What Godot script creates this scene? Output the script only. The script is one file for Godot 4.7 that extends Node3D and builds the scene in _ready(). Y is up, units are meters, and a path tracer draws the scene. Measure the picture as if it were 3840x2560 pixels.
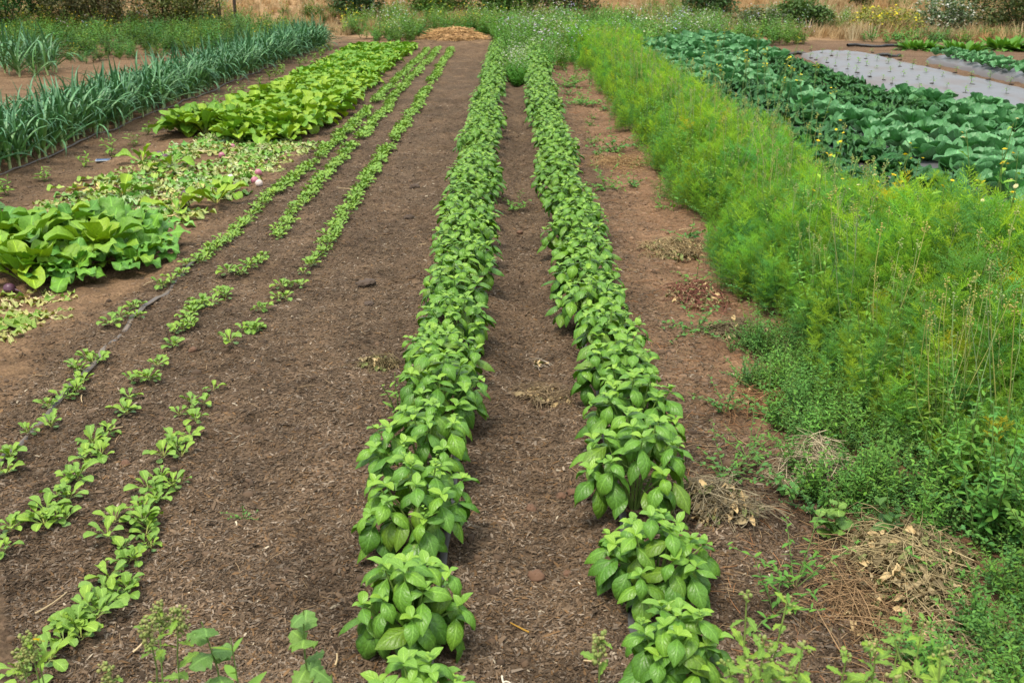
extends Node3D
# A market garden: two rows of basil, rows of arugula seedlings, beds of radish and leeks, a strip of dill, cabbages.

var rng := RandomNumberGenerator.new()
var nz := FastNoiseLite.new()
var nf := FastNoiseLite.new()
var taken := {}
var kids := {}
var P := {}      # leaf shapes by kind
var M := {}      # materials

# ---------------------------------------------------------------- helpers
func rf(a: float, b: float) -> float: return rng.randf_range(a, b)

func numbered(called: String) -> String:
	var k: int = taken.get(called, 0)
	taken[called] = k + 1
	return called if k == 0 else "%s_%03d" % [called, k]

func tag(o: Node, label: String, category := "", group := "", kind := "") -> Node:
	if label != "": o.set_meta("label", label)
	if category != "": o.set_meta("category", category)
	if group != "": o.set_meta("group", group)
	if kind != "": o.set_meta("kind", kind)
	return o

func thing(called: String, at: Vector3, turn := 0.0) -> Node3D:
	var o := Node3D.new()
	o.name = numbered(called)
	add_child(o)
	o.position = at
	o.rotation.y = turn
	return o

func part(parent: Node, called: String, mesh: Mesh, mat: Material, xf := Transform3D(), kind := "") -> MeshInstance3D:
	var o := MeshInstance3D.new()
	var key := "%d:%s" % [parent.get_instance_id(), called]
	var k: int = kids.get(key, 0)
	kids[key] = k + 1
	o.name = called if k == 0 else "%s_%03d" % [called, k]
	o.mesh = mesh
	o.material_override = mat
	o.transform = xf
	if kind != "": o.set_meta("kind", kind)
	parent.add_child(o)
	return o

func solo(called: String, mesh: Mesh, mat: Material, at := Vector3.ZERO, turn := 0.0) -> MeshInstance3D:
	var o := MeshInstance3D.new()
	o.name = numbered(called)
	o.mesh = mesh
	o.material_override = mat
	o.position = at
	o.rotation.y = turn
	add_child(o)
	return o

func copy(src: Node3D, at: Vector3, turn: float, size := 1.0) -> Node3D:
	var o: Node3D = src.duplicate()
	o.name = numbered(str(src.name).rstrip("0123456789").rstrip("_"))
	add_child(o)
	o.position = at
	o.rotation.y = turn
	o.scale = Vector3.ONE * size
	return o

func ordinal(n: int) -> String:
	var small := ["first", "second", "third", "fourth", "fifth", "sixth", "seventh", "eighth", "ninth", "tenth", "eleventh", "twelfth"]
	if n <= 12: return small[n - 1]
	var e := "th"
	if n % 100 < 11 or n % 100 > 13: e = ["th", "st", "nd", "rd", "th", "th", "th", "th", "th", "th"][n % 10]
	return "%d%s" % [n, e]

# a direction frame: +Z along the leaf, +Y its upper face
func lx(pos: Vector3, az: float, el: float, roll: float, s: float, wide := 1.0) -> Transform3D:
	var f := Vector3(sin(az) * cos(el), sin(el), cos(az) * cos(el))
	var x := Vector3(cos(az), 0, -sin(az))
	var y := f.cross(x)
	var b := Basis(x, y, f).rotated(f, roll)
	return Transform3D(Basis(b.x * s * wide, b.y * s, b.z * s), pos)

func arrays_mesh(v: PackedVector3Array, n: PackedVector3Array, c: PackedColorArray, uv: PackedVector2Array, idx: PackedInt32Array, tangents := false) -> ArrayMesh:
	var a := []
	a.resize(Mesh.ARRAY_MAX)
	a[Mesh.ARRAY_VERTEX] = v
	a[Mesh.ARRAY_NORMAL] = n
	a[Mesh.ARRAY_COLOR] = c
	a[Mesh.ARRAY_TEX_UV] = uv
	a[Mesh.ARRAY_INDEX] = idx
	var m := ArrayMesh.new()
	m.add_surface_from_arrays(Mesh.PRIMITIVE_TRIANGLES, a)
	if tangents:
		var st := SurfaceTool.new()
		st.create_from(m, 0)
		st.generate_tangents()
		return st.commit()
	return m

# a grid of points [rows][cols] as a smooth sheet, clockwise from above when columns run +X and rows run +Z
func sheet(pts: Array, cols_arr: Array, uvs: Array, tangents := false) -> ArrayMesh:
	var R: int = pts.size()
	var C: int = pts[0].size()
	var v := PackedVector3Array()
	var n := PackedVector3Array()
	var c := PackedColorArray()
	var u := PackedVector2Array()
	var idx := PackedInt32Array()
	for i in R:
		for j in C:
			v.append(pts[i][j])
			c.append(cols_arr[i][j])
			u.append(uvs[i][j])
			var dx: Vector3 = pts[i][mini(j + 1, C - 1)] - pts[i][maxi(j - 1, 0)]
			var dz: Vector3 = pts[mini(i + 1, R - 1)][j] - pts[maxi(i - 1, 0)][j]
			var nn := dz.cross(dx)
			n.append(nn.normalized() if nn.length_squared() > 1e-14 else Vector3.UP)
	for i in R - 1:
		for j in C - 1:
			var a := i * C + j
			idx.append_array(PackedInt32Array([a, a + 1, a + C, a + 1, a + C + 1, a + C]))
	return arrays_mesh(v, n, c, u, idx, tangents)

# a leaf of length 1 along +Z from its stalk
func leaf(prof: Array, o: Dictionary) -> ArrayMesh:
	if o.get("fine", false):
		o = o.duplicate()
		o.fine = false
		var a0: Array = o.at
		var p2 := []
		var a2 := []
		for i in prof.size():
			p2.append(prof[i])
			a2.append(a0[i])
			if i < prof.size() - 1:
				var before: float = prof[maxi(i - 1, 0)]
				var after: float = prof[mini(i + 2, prof.size() - 1)]
				p2.append(cubic_interpolate(prof[i], prof[i + 1], before, after, 0.5))
				a2.append((float(a0[i]) + float(a0[i + 1])) * 0.5)
		o.at = a2
		o.stalk_rows = o.get("stalk_rows", 0) * 2
		return leaf(p2, o)
	var R: int = prof.size()
	var C: int = o.get("cols", 5)
	var droop: float = o.get("droop", 0.6)
	var dpow: float = o.get("dpow", 1.2)
	var cup: float = o.get("cup", -0.2)
	var fold: float = o.get("fold", 0.1)
	var wave: float = o.get("wave", 0.0)
	var wf: float = o.get("wf", 2.0)
	var side: float = o.get("side", 0.0)
	var c0: Color = o.get("c0", Color(0.1, 0.2, 0.03))
	var c1: Color = o.get("c1", c0)
	var stalk: Color = o.get("stalk", c0)
	var ns: float = o.get("stalk_rows", 0.0)
	var tone: float = o.get("tone", 1.0)
	var ph := rf(0, TAU)
	var ph2 := rf(0, TAU)
	var pts := []
	var cc := []
	var uu := []
	var cen := Vector3.ZERO
	var at_s: Array = o.get("at", [])
	for i in R:
		var s: float = at_s[i] if at_s.size() == R else float(i) / (R - 1)
		var s0: float = 0.0 if i == 0 else (at_s[i - 1] if at_s.size() == R else float(i - 1) / (R - 1))
		var st := s - s0
		var a := -droop * pow(s, dpow)
		if i > 0:
			var am := -droop * pow(s - st * 0.5, dpow)
			cen += Vector3(side * st * s, sin(am), cos(am)) * st
		var nr := Vector3(0, cos(a), -sin(a))
		var row := []
		var rc := []
		var ru := []
		for j in C:
			var t := 2.0 * j / (C - 1) - 1.0
			var w: float = prof[i]
			var at := absf(t)
			var lift := cup * w * t * t + fold * w * at + wave * w * at * at * sin(s * wf * TAU + (ph if t > 0 else ph2))
			row.append(cen + Vector3(t * w * (1.0 - 0.15 * absf(cup) * at), 0, 0) + nr * lift)
			var col := c0.lerp(c1, s)
			if i < ns: col = stalk
			rc.append(Color(col.r * tone, col.g * tone, col.b * tone))
			ru.append(Vector2(t * 0.5 + 0.5, s))
		pts.append(row)
		cc.append(rc)
		uu.append(ru)
	return sheet(pts, cc, uu, true)

func leaf_set(called: String, prof: Array, o: Dictionary, droops: Array, tints: Array) -> void:
	var out := []
	for d in droops:
		for t in tints:
			var q := o.duplicate()
			q.droop = d
			var k: Color = t
			for key in ["c0", "c1", "stalk"]:
				if q.has(key):
					var c: Color = q[key]
					q[key] = Color(c.r * k.r, c.g * k.g, c.b * k.b)
			out.append(leaf(prof, q))
	P[called] = out

func pick(called: String) -> ArrayMesh:
	var a: Array = P[called]
	return a[rng.randi() % a.size()]

func tube(pts: Array, r0: float, r1: float, sides: int, c0: Color, c1 := Color(-1, 0, 0)) -> ArrayMesh:
	if c1.r < 0: c1 = c0
	var v := PackedVector3Array()
	var n := PackedVector3Array()
	var c := PackedColorArray()
	var u := PackedVector2Array()
	var idx := PackedInt32Array()
	var N: int = pts.size()
	for i in N:
		var d: Vector3 = (pts[mini(i + 1, N - 1)] - pts[maxi(i - 1, 0)]).normalized()
		var x := d.cross(Vector3(0.31, 0.2, 0.93)).normalized()
		var y := d.cross(x)
		var s := float(i) / (N - 1)
		var r := lerpf(r0, r1, s)
		for k in sides:
			var q := x * cos(TAU * k / sides) + y * sin(TAU * k / sides)
			v.append(pts[i] + q * r)
			n.append(q)
			c.append(c0.lerp(c1, s))
			u.append(Vector2(float(k) / sides, s))
	for i in N - 1:
		for k in sides:
			var a := i * sides + k
			var b := i * sides + (k + 1) % sides
			idx.append_array(PackedInt32Array([a, a + sides, b, b, a + sides, b + sides]))
	return arrays_mesh(v, n, c, u, idx)

# lumpy ball, radius 1
func lump(rough: float, c0: Color, seed_: int, rings := 7, segs := 9) -> ArrayMesh:
	var pts := []
	var cc := []
	var uu := []
	var f := FastNoiseLite.new()
	f.seed = seed_
	f.frequency = 0.9
	for i in rings:
		var row := []
		var rc := []
		var ru := []
		var th := PI * i / (rings - 1)
		for j in segs + 1:
			var ph := -TAU * (j % segs) / segs
			var d := Vector3(sin(th) * cos(ph), cos(th), sin(th) * sin(ph))
			var r := 1.0 + rough * f.get_noise_3dv(d * 1.3) + rough * 0.4 * f.get_noise_3dv(d * 4.0)
			row.append(d * r)
			rc.append(c0)
			ru.append(Vector2(float(j) / segs, float(i) / rings))
		pts.append(row)
		cc.append(rc)
		uu.append(ru)
	return sheet(pts, cc, uu)

func emit(sink, called: String, mesh: Mesh, mat: Material, xf := Transform3D()) -> void:
	if sink is SurfaceTool: sink.append_from(mesh, 0, xf)
	else: part(sink, called, mesh, mat, xf)

func bend(a: Vector3, b: Vector3, sag: Vector3, n := 4) -> Array:
	var out := []
	for i in n + 1:
		var t := float(i) / n
		out.append(a.lerp(b, t) + sag * 4.0 * t * (1 - t))
	return out

# ---------------------------------------------------------------- ground
func hill(d: float) -> float:
	var t := maxf(0.0, d - 25.0)
	t = minf(t, 70.0)
	return t * t / (t + 8.0) * 0.16

func H(x: float, z: float) -> float:
	var d := -z
	var y := hill(d + nz.get_noise_2d(x * 0.25, 3.0) * 2.0)
	y += 0.036 * nz.get_noise_2d(x, z) + 0.016 * nf.get_noise_2d(x, z) + 0.014 * nz.get_noise_2d(x * 3.1 + 20.0, z * 2.2)
	if absf(x) < 3.0 and d < 24.0:
		y -= 0.03 * exp(-pow((x - 0.06) / 0.13, 2.0))          # trodden path between the basil rows
		y += 0.02 * exp(-pow((x + 0.26) / 0.2, 2.0)) + 0.02 * exp(-pow((x - 0.36) / 0.2, 2.0))
		y -= 0.02 * exp(-pow((x - 1.0) / 0.22, 2.0))
	if d < 24.0: y -= 0.035 * exp(-pow((x + 3.75) / 0.22, 2.0))
	return y

func band(x: float, a: float, b: float, soft: float) -> float:
	return smoothstep(a - soft, a + soft, x) * (1.0 - smoothstep(b - soft, b + soft, x))

func mulch_at(x: float, d: float) -> float:
	var k := nz.get_noise_2d(x * 2.3 + 40.0, d * 1.3) * 0.45
	var right := 0.72 + 0.25 * (1.0 - smoothstep(2.6, 4.2, d))
	var m := band(x + k * 0.5, -2.0, right, 0.22) * (1.0 - smoothstep(15.0, 23.0, d) * 0.5)
	m = maxf(m, 0.7 * band(x + k * 0.3, -4.1, -3.5, 0.15))
	return clampf(m * (0.9 + k * 0.9), 0.0, 1.0)

func soil(x: float, d: float) -> Color:
	var k := nz.get_noise_2d(x * 1.7, d * 1.7)
	var k2 := nz.get_noise_2d(x * 6.0 + 9.0, d * 6.0)
	var mul := Color(0.101, 0.070, 0.045)
	var bare := Color(0.175, 0.11, 0.062)
	if x > 0.5: bare = Color(0.19, 0.113, 0.064).lerp(Color(0.15, 0.095, 0.058), smoothstep(2.0, 4.0, x))
	var c := bare.lerp(mul, mulch_at(x, d))
	c = c * (1.0 + 0.3 * k + 0.3 * k2)
	var dry := Color(0.36, 0.23, 0.12) * (1.0 + 0.25 * k)
	c = c.lerp(dry, smoothstep(23.0, 26.5, d + k * 2.0 + maxf(0.0, x - 5.0) * 0.25))
	# loose weedy earth under the dill and the cabbages
	c = c.lerp(Color(0.10, 0.09, 0.045), 0.75 * band(x, 1.35 + maxf(0, 4 - d) * 0.2, 2.6, 0.2) * (1.0 - smoothstep(22.0, 24.0, d)))
	c.a = 1.0
	return c

func soil_maps() -> void:
	var fine := FastNoiseLite.new()
	fine.seed = 5
	fine.noise_type = FastNoiseLite.TYPE_CELLULAR
	fine.frequency = 0.035
	fine.cellular_return_type = FastNoiseLite.RETURN_CELL_VALUE
	fine.domain_warp_enabled = true
	fine.domain_warp_amplitude = 18.0
	fine.domain_warp_frequency = 0.02
	var im: Image = fine.get_seamless_image(1024, 1024)
	var g := FastNoiseLite.new()
	g.seed = 8
	g.frequency = 0.06
	g.fractal_octaves = 5
	var im2: Image = g.get_seamless_image(1024, 1024)
	im.convert(Image.FORMAT_RGB8)
	im2.convert(Image.FORMAT_RGB8)
	var a := im.get_data()
	var b := im2.get_data()
	var out := PackedByteArray()
	out.resize(1024 * 1024)
	var hh := PackedByteArray()
	hh.resize(1024 * 1024)
	for i in 1024 * 1024:
		var q := a[i * 3]
		var r := b[i * 3]
		hh[i] = (q + 3 * r) >> 2
		out[i] = 120 + ((q * 2 + r * 3) * 135) / 1275
	var alb := Image.create_from_data(1024, 1024, false, Image.FORMAT_L8, out)
	var hm := Image.create_from_data(1024, 1024, false, Image.FORMAT_L8, hh)
	hm.convert(Image.FORMAT_RGBA8)
	hm.bump_map_to_normal_map(9.0)
	P.soil_alb = ImageTexture.create_from_image(alb)
	P.soil_nrm = ImageTexture.create_from_image(hm)

func vein_maps(called: String, nside: int, rib: float, vein: float, slope: float, depth: float, quilt: float) -> void:
	var W := 128
	var Hh := 256
	var alb := Image.create(W, Hh, false, Image.FORMAT_RGB8)
	var hm := Image.create(W, Hh, false, Image.FORMAT_RGBA8)
	var f := FastNoiseLite.new()
	f.seed = hash(called) % 1000
	f.frequency = 0.035
	f.fractal_octaves = 3
	for y in Hh:
		for x in W:
			var v := float(y) / Hh
			var sx := 2.0 * x / W - 1.0
			var t := absf(sx)
			var r := exp(-pow(t / (0.05 + 0.05 * (1 - v)), 2.0))
			var ph := (v - t * slope + t * t * 0.12) * nside + (0.5 if sx > 0 else 0.0) + f.get_noise_2d(x, y) * 0.25
			var dist := absf(fposmod(ph, 1.0) - 0.5) * 2.0      # 1 on a vein
			var vn := smoothstep(0.82, 1.0, dist) * (1.0 - 0.6 * t)
			var blot := f.get_noise_2d(x * 1.7 + 300, y * 1.7)
			var fineq := f.get_noise_2d(x * 6.0, y * 6.0)
			var b := 0.80 + rib * r + vein * vn + 0.10 * blot + 0.05 * fineq
			alb.set_pixel(x, y, Color(clampf(b * (1.0 + 0.12 * maxf(r, vn) * rib * 2.0), 0, 1), clampf(b, 0, 1), clampf(b * (1.0 + 0.5 * maxf(r, vn * 0.6) * rib * 2.0), 0, 1)))
			var h := 0.55 - 0.3 * maxf(r * 0.9, vn * 0.8) + 0.25 * (1.0 - dist * dist) + quilt * fineq
			hm.set_pixel(x, y, Color(clampf(h, 0, 1), clampf(h, 0, 1), clampf(h, 0, 1), 1))
	hm.bump_map_to_normal_map(depth)
	P[called + "_alb"] = ImageTexture.create_from_image(alb)
	P[called + "_nrm"] = ImageTexture.create_from_image(hm)

func leaf_mat(maps: String, rough: float, spec: float, through: float, nscale := 1.0) -> StandardMaterial3D:
	var m := StandardMaterial3D.new()
	m.vertex_color_use_as_albedo = true
	m.roughness = rough
	m.metallic_specular = spec
	m.cull_mode = BaseMaterial3D.CULL_DISABLED
	if maps != "":
		m.albedo_texture = P[maps + "_alb"]
		m.normal_enabled = true
		m.normal_texture = P[maps + "_nrm"]
		m.normal_scale = nscale
	if through > 0:
		m.backlight_enabled = true
		m.backlight = Color(through, through, through * 0.5)
	return m

func plain_mat(rough: float, c := Color.WHITE, vc := true) -> StandardMaterial3D:
	var m := StandardMaterial3D.new()
	m.vertex_color_use_as_albedo = vc
	m.albedo_color = c
	m.roughness = rough
	m.cull_mode = BaseMaterial3D.CULL_DISABLED
	return m

func materials() -> void:
	soil_maps()
	vein_maps("basil", 5, 0.14, 0.035, 0.42, 7.0, 0.03)
	vein_maps("broad", 7, 0.24, 0.10, 0.35, 4.0, 0.15)
	vein_maps("cabbage", 6, 0.35, 0.16, 0.55, 4.5, 0.10)
	vein_maps("savoy", 9, 0.22, 0.10, 0.5, 9.0, 0.6)
	M.ground = plain_mat(0.95)
	M.ground.albedo_texture = P.soil_alb
	M.ground.normal_enabled = true
	M.ground.normal_texture = P.soil_nrm
	M.ground.normal_scale = 1.0
	M.ground.metallic_specular = 0.2
	M.basil = leaf_mat("basil", 0.36, 0.42, 0.6, 1.0)
	M.broad = leaf_mat("broad", 0.5, 0.4, 0.55)
	M.cabbage = leaf_mat("cabbage", 0.45, 0.5, 0.3, 1.3)
	M.savoy = leaf_mat("savoy", 0.42, 0.5, 0.3, 1.8)
	M.strap = leaf_mat("", 0.45, 0.5, 0.3)
	M.plain = leaf_mat("", 0.6, 0.3, 0.7)
	M.dill = leaf_mat("", 0.6, 0.25, 1.0)
	M.dry = leaf_mat("", 0.85, 0.2, 0.2)
	M.chip = plain_mat(0.9)
	M.chip.metallic_specular = 0.25
	M.clod = plain_mat(0.97)
	M.film = plain_mat(0.4, Color(0.385, 0.39, 0.402))
	M.pipe = plain_mat(0.5)
	M.root = plain_mat(0.4)

# ---------------------------------------------------------------- leaf shapes
func shapes() -> void:
	var tint := [Color(1, 1, 1), Color(1.18, 1.1, 0.9), Color(0.86, 0.9, 0.95)]
	var basil_p := [0.016, 0.16, 0.27, 0.30, 0.25, 0.13, 0.006]
	var basil_at := [0.0, 0.14, 0.3, 0.48, 0.67, 0.85, 1.0]
	leaf_set("basil_old", basil_p, {"at": basil_at, "c0": Color(0.145, 0.34, 0.04), "cup": -0.6, "fold": 0.28, "wave": 0.07, "wf": 2.0, "dpow": 1.2}, [0.8, 1.3, 1.9], [Color(1, 1, 1), Color(1.25, 1.12, 0.9), Color(0.82, 0.88, 0.95), Color(1.0, 1.05, 1.0), Color(0.9, 0.95, 0.9), Color(1.4, 1.1, 0.9)])
	leaf_set("basil_mid", basil_p, {"at": basil_at, "c0": Color(0.20, 0.455, 0.05), "c1": Color(0.21, 0.455, 0.055), "cup": -0.6, "fold": 0.3, "wave": 0.1, "wf": 2.5, "dpow": 1.1}, [1.1, 1.6, 2.1], tint)
	leaf_set("basil_new", basil_p, {"at": basil_at, "c0": Color(0.30, 0.57, 0.07), "cup": 0.1, "fold": 0.2, "wave": 0.08, "dpow": 1.2}, [0.7, 1.3], tint)
	var spoon := [0.03, 0.03, 0.05, 0.16, 0.235, 0.215, 0.12, 0.015]
	var spoon_at := [0.0, 0.2, 0.38, 0.54, 0.72, 0.88, 0.965, 1.0]
	leaf_set("arugula", spoon, {"at": spoon_at, "c0": Color(0.29, 0.49, 0.07), "c1": Color(0.29, 0.52, 0.075), "stalk": Color(0.38, 0.46, 0.13), "stalk_rows": 2, "cup": 0.35, "fold": 0.15, "wave": 0.12, "dpow": 1.4}, [0.5, 0.9, 1.4], tint)
	leaf_set("seed_leaf", [0.04, 0.04, 0.09, 0.26, 0.34, 0.26, 0.06], {"at": [0.0, 0.25, 0.48, 0.62, 0.8, 0.94, 1.0], "c0": Color(0.22, 0.40, 0.10), "stalk": Color(0.38, 0.46, 0.13), "stalk_rows": 2, "cup": -0.1, "dpow": 1.2}, [0.8, 1.1], tint)
	var lobed := [0.025, 0.03, 0.075, 0.06, 0.15, 0.205, 0.235, 0.225, 0.175, 0.1, 0.015]
	var lobed_at := [0.0, 0.17, 0.27, 0.35, 0.45, 0.57, 0.7, 0.82, 0.91, 0.97, 1.0]
	leaf_set("radish", lobed, {"at": lobed_at, "c0": Color(0.30, 0.52, 0.04), "c1": Color(0.28, 0.54, 0.04), "stalk": Color(0.42, 0.5, 0.14), "stalk_rows": 2, "cup": 0.3, "fold": 0.2, "wave": 0.3, "wf": 1.9, "dpow": 1.5}, [0.6, 1.1, 1.7], [Color(1, 1, 1), Color(1.3, 1.1, 0.85), Color(0.7, 0.82, 0.95)])
	leaf_set("radish_old", lobed, {"at": lobed_at, "fine": true, "c0": Color(0.19, 0.42, 0.045), "c1": Color(0.185, 0.43, 0.05), "stalk": Color(0.4, 0.48, 0.14), "stalk_rows": 2, "cup": -0.4, "fold": 0.4, "wave": 0.38, "wf": 3.0, "dpow": 1.2}, [0.7, 1.2, 1.9], [Color(1, 1, 1), Color(1.15, 1.15, 0.9), Color(0.75, 0.88, 1.0), Color(1.0, 1.1, 1.2), Color(1.5, 1.2, 0.9)])
	leaf_set("cut_leaf", lobed, {"at": lobed_at, "c0": Color(0.42, 0.46, 0.2), "c1": Color(0.30, 0.44, 0.12), "stalk": Color(0.62, 0.62, 0.36), "stalk_rows": 3, "cup": 0.1, "fold": 0.2, "wave": 0.6, "wf": 2.0}, [0.3, 0.9], [Color(1, 1, 1), Color(1.25, 1.12, 1.15), Color(0.55, 0.9, 0.4), Color(0.7, 0.95, 0.5)])
	var strap := [0.028, 0.030, 0.030, 0.028, 0.025, 0.021, 0.016, 0.009, 0.002]
	leaf_set("leek", strap, {"cols": 3, "c0": Color(0.11, 0.24, 0.05), "c1": Color(0.058, 0.18, 0.09), "cup": 0.0, "fold": 0.7, "dpow": 2.4}, [0.3, 1.2, 2.1, 2.7], [Color(1, 1, 1), Color(1.3, 1.25, 1.2), Color(0.72, 0.82, 0.8)])
	var cab := [0.06, 0.2, 0.36, 0.46, 0.47, 0.38, 0.2, 0.03]
	var cab_at := [0.0, 0.12, 0.3, 0.5, 0.7, 0.87, 0.96, 1.0]
	leaf_set("cabbage", cab, {"at": cab_at, "cols": 7, "c0": Color(0.17, 0.44, 0.14), "c1": Color(0.14, 0.40, 0.14), "stalk": Color(0.3, 0.42, 0.22), "stalk_rows": 1, "fine": true, "cup": 0.55, "wave": 0.2, "wf": 1.6, "dpow": 1.6}, [0.2, 0.7, 1.2], [Color(1, 1, 1), Color(1.3, 1.25, 1.3), Color(0.8, 0.9, 0.85)])
	leaf_set("savoy", cab, {"at": cab_at, "cols": 7, "fine": true, "c0": Color(0.15, 0.47, 0.09), "c1": Color(0.11, 0.40, 0.10), "stalk": Color(0.24, 0.34, 0.18), "stalk_rows": 1, "cup": 0.15, "wave": 0.4, "wf": 3.2, "dpow": 1.5}, [0.4, 0.9, 1.5], [Color(1, 1, 1), Color(1.35, 1.2, 1.1), Color(0.75, 0.85, 0.9)])
	var lance := [0.02, 0.11, 0.16, 0.15, 0.10, 0.01]
	leaf_set("lance", lance, {"cols": 3, "c0": Color(0.11, 0.27, 0.045), "cup": -0.2, "fold": 0.25}, [0.2, 0.8], tint)
	leaf_set("lance_pale", lance, {"cols": 3, "c0": Color(0.16, 0.30, 0.05), "cup": -0.2, "fold": 0.25}, [0.2, 0.8], tint)
	leaf_set("pepper", lance, {"cols": 3, "c0": Color(0.15, 0.30, 0.05), "cup": -0.2, "fold": 0.25}, [0.5, 1.0], tint)
	leaf_set("oval", [0.05, 0.2, 0.3, 0.29, 0.2, 0.04], {"cols": 3, "c0": Color(0.10, 0.235, 0.055), "cup": 0.2}, [0.3, 0.8], tint)
	leaf_set("mallow", [0.1, 0.40, 0.56, 0.50, 0.58, 0.40, 0.42, 0.10], {"cols": 7, "c0": Color(0.19, 0.37, 0.07), "cup": -0.15, "fold": -0.1, "wave": 0.25, "wf": 3.0}, [0.4, 0.8], tint)
	leaf_set("toothed", [0.02, 0.05, 0.13, 0.10, 0.2, 0.14, 0.2, 0.1, 0.12, 0.01], {"cols": 3, "c0": Color(0.25, 0.44, 0.05), "cup": 0.1, "fold": 0.2, "wave": 0.2}, [0.4, 0.9], tint)
	leaf_set("dead_leaf", [0.02, 0.15, 0.24, 0.22, 0.16, 0.02], {"cols": 3, "c0": Color(0.34, 0.27, 0.15), "cup": 0.7, "wave": 0.8, "wf": 2.0}, [0.5, 1.6, 2.6], [Color(1, 1, 1), Color(1.5, 1.4, 1.3), Color(0.5, 0.5, 0.5), Color(0.6, 0.9, 0.6)])
	# small flowers, petals in one cup
	for f in [["white_flower", Color(0.66, 0.66, 0.6), 4], ["lilac_flower", Color(0.58, 0.52, 0.72), 4], ["yellow_flower", Color(0.80, 0.66, 0.03), 4], ["yellow_head", Color(0.85, 0.66, 0.03), 13], ["cream_head", Color(0.8, 0.72, 0.4), 11]]:
		var st := SurfaceTool.new()
		var np: int = f[2]
		var col: Color = f[1]
		var pet := leaf([0.08, 0.34, 0.4, 0.1] if np == 4 else [0.06, 0.13, 0.13, 0.07], {"cols": 3, "c0": col, "droop": 0.5})
		for k in np:
			st.append_from(pet, 0, lx(Vector3.ZERO, TAU * k / np, 0.35, 0, 1.0))
			if np > 4: st.append_from(pet, 0, lx(Vector3.ZERO, TAU * (k + 0.5) / np, 0.9, 0, 0.6))
		st.append_from(lump(0.1, Color(0.5, 0.42, 0.05) if np > 4 else Color(0.6, 0.6, 0.2), 3, 4, 5), 0, Transform3D(Basis().scaled(Vector3.ONE * 0.2), Vector3.ZERO))
		P[f[0]] = [st.commit()]
	P["bud"] = [lump(0.5, Color(0.25, 0.32, 0.09), 4, 4, 5), lump(0.5, Color(0.33, 0.34, 0.12), 9, 4, 5)]

# ---------------------------------------------------------------- plants
# A basil plant: branches that fork near the ground, each ending in a cross of leaf pairs. Near ones keep every leaf as a part.
func basil(root: Node3D, h: float, r: float, apart: bool, spike: bool) -> void:
	var st_leaf := SurfaceTool.new()
	var st_stem := SurfaceTool.new()
	var sink = root if apart else st_leaf
	var n := 14
	var off := rf(0, TAU)
	var green := Color(0.17, 0.27, 0.07)
	for k in n:
		var frac := sqrt((k + 0.3) / n)
		var az := off + k * 2.39996 + rf(-0.25, 0.25)
		var out := Vector3(sin(az), 0, cos(az))
		var top := out * (r * 0.74 * frac) + Vector3(0, h * (1.0 - 0.45 * frac * frac) * rf(0.88, 1.06), 0)
		st_stem.append_from(tube([out * 0.012, out * r * 0.22 * frac + Vector3(0, h * 0.25, 0), top * 0.97], 0.0045, 0.0022, 5, green, Color(0.26, 0.4, 0.09)), 0, Transform3D())
		var ang := rf(0, TAU)
		for q in 3:
			emit(sink, "leaf", pick("basil_new"), M.basil, lx(top, ang + q * TAU / 3 + rf(-0.3, 0.3), rf(0.4, 1.0), rf(-0.2, 0.2), rf(0.026, 0.048)))
		for tier in 3:
			var drop := top + Vector3(-out.x * 0.012 * tier * frac, -0.008 - 0.03 * tier, -out.z * 0.012 * tier * frac)
			if tier == 2 and frac < 0.4: continue
			var pa := ang + (PI / 2) * tier
			for s in 2:
				var a := pa + PI * s + rf(-0.35, 0.35)
				var facing := cos(a - az)
				if tier > 0: a = lerp_angle(a, az, 0.35 * frac)
				var el := rf(0.12, 0.5) - 0.3 * tier - 0.25 * frac * maxf(facing, 0.0)
				var size := [rf(0.06, 0.082), rf(0.08, 0.105), rf(0.09, 0.115)][tier] as float
				var kind := "basil_mid" if tier == 0 or (tier == 1 and rng.randf() < 0.6) else "basil_old"
				emit(sink, "leaf", pick(kind), M.basil, lx(drop, a, el, rf(-0.35, 0.35), size, rf(0.92, 1.12)))
		if spike and k < 3 or rng.randf() < 0.1:
			var hs := 0.045 if spike else 0.02
			for q in 7:
				emit(sink, "flower_bud" if apart else "leaf", pick("basil_new"), M.basil, lx(top + Vector3(0, hs * q / 6.0, 0), q * 2.1, 0.6, 0, 0.017 - 0.0012 * q))
	for k in 12:
		var az := off + k * TAU / 12 + rf(-0.2, 0.2)
		var hh := h * rf(0.28, 0.58)
		var p := Vector3(sin(az), 0, cos(az)) * r * rf(0.4, 0.62) + Vector3(0, hh, 0)
		st_stem.append_from(tube([Vector3(0, hh * 0.7, 0), p], 0.002, 0.0012, 4, green), 0, Transform3D())
		emit(sink, "leaf", pick("basil_old"), M.basil, lx(p, az + rf(-0.4, 0.4), rf(-0.7, 0.05), rf(-0.3, 0.3), rf(0.075, 0.105)))
	part(root, "stem", st_stem.commit(), M.plain)
	if not apart: part(root, "leaves", st_leaf.commit(), M.basil, Transform3D(), "stuff")

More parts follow.
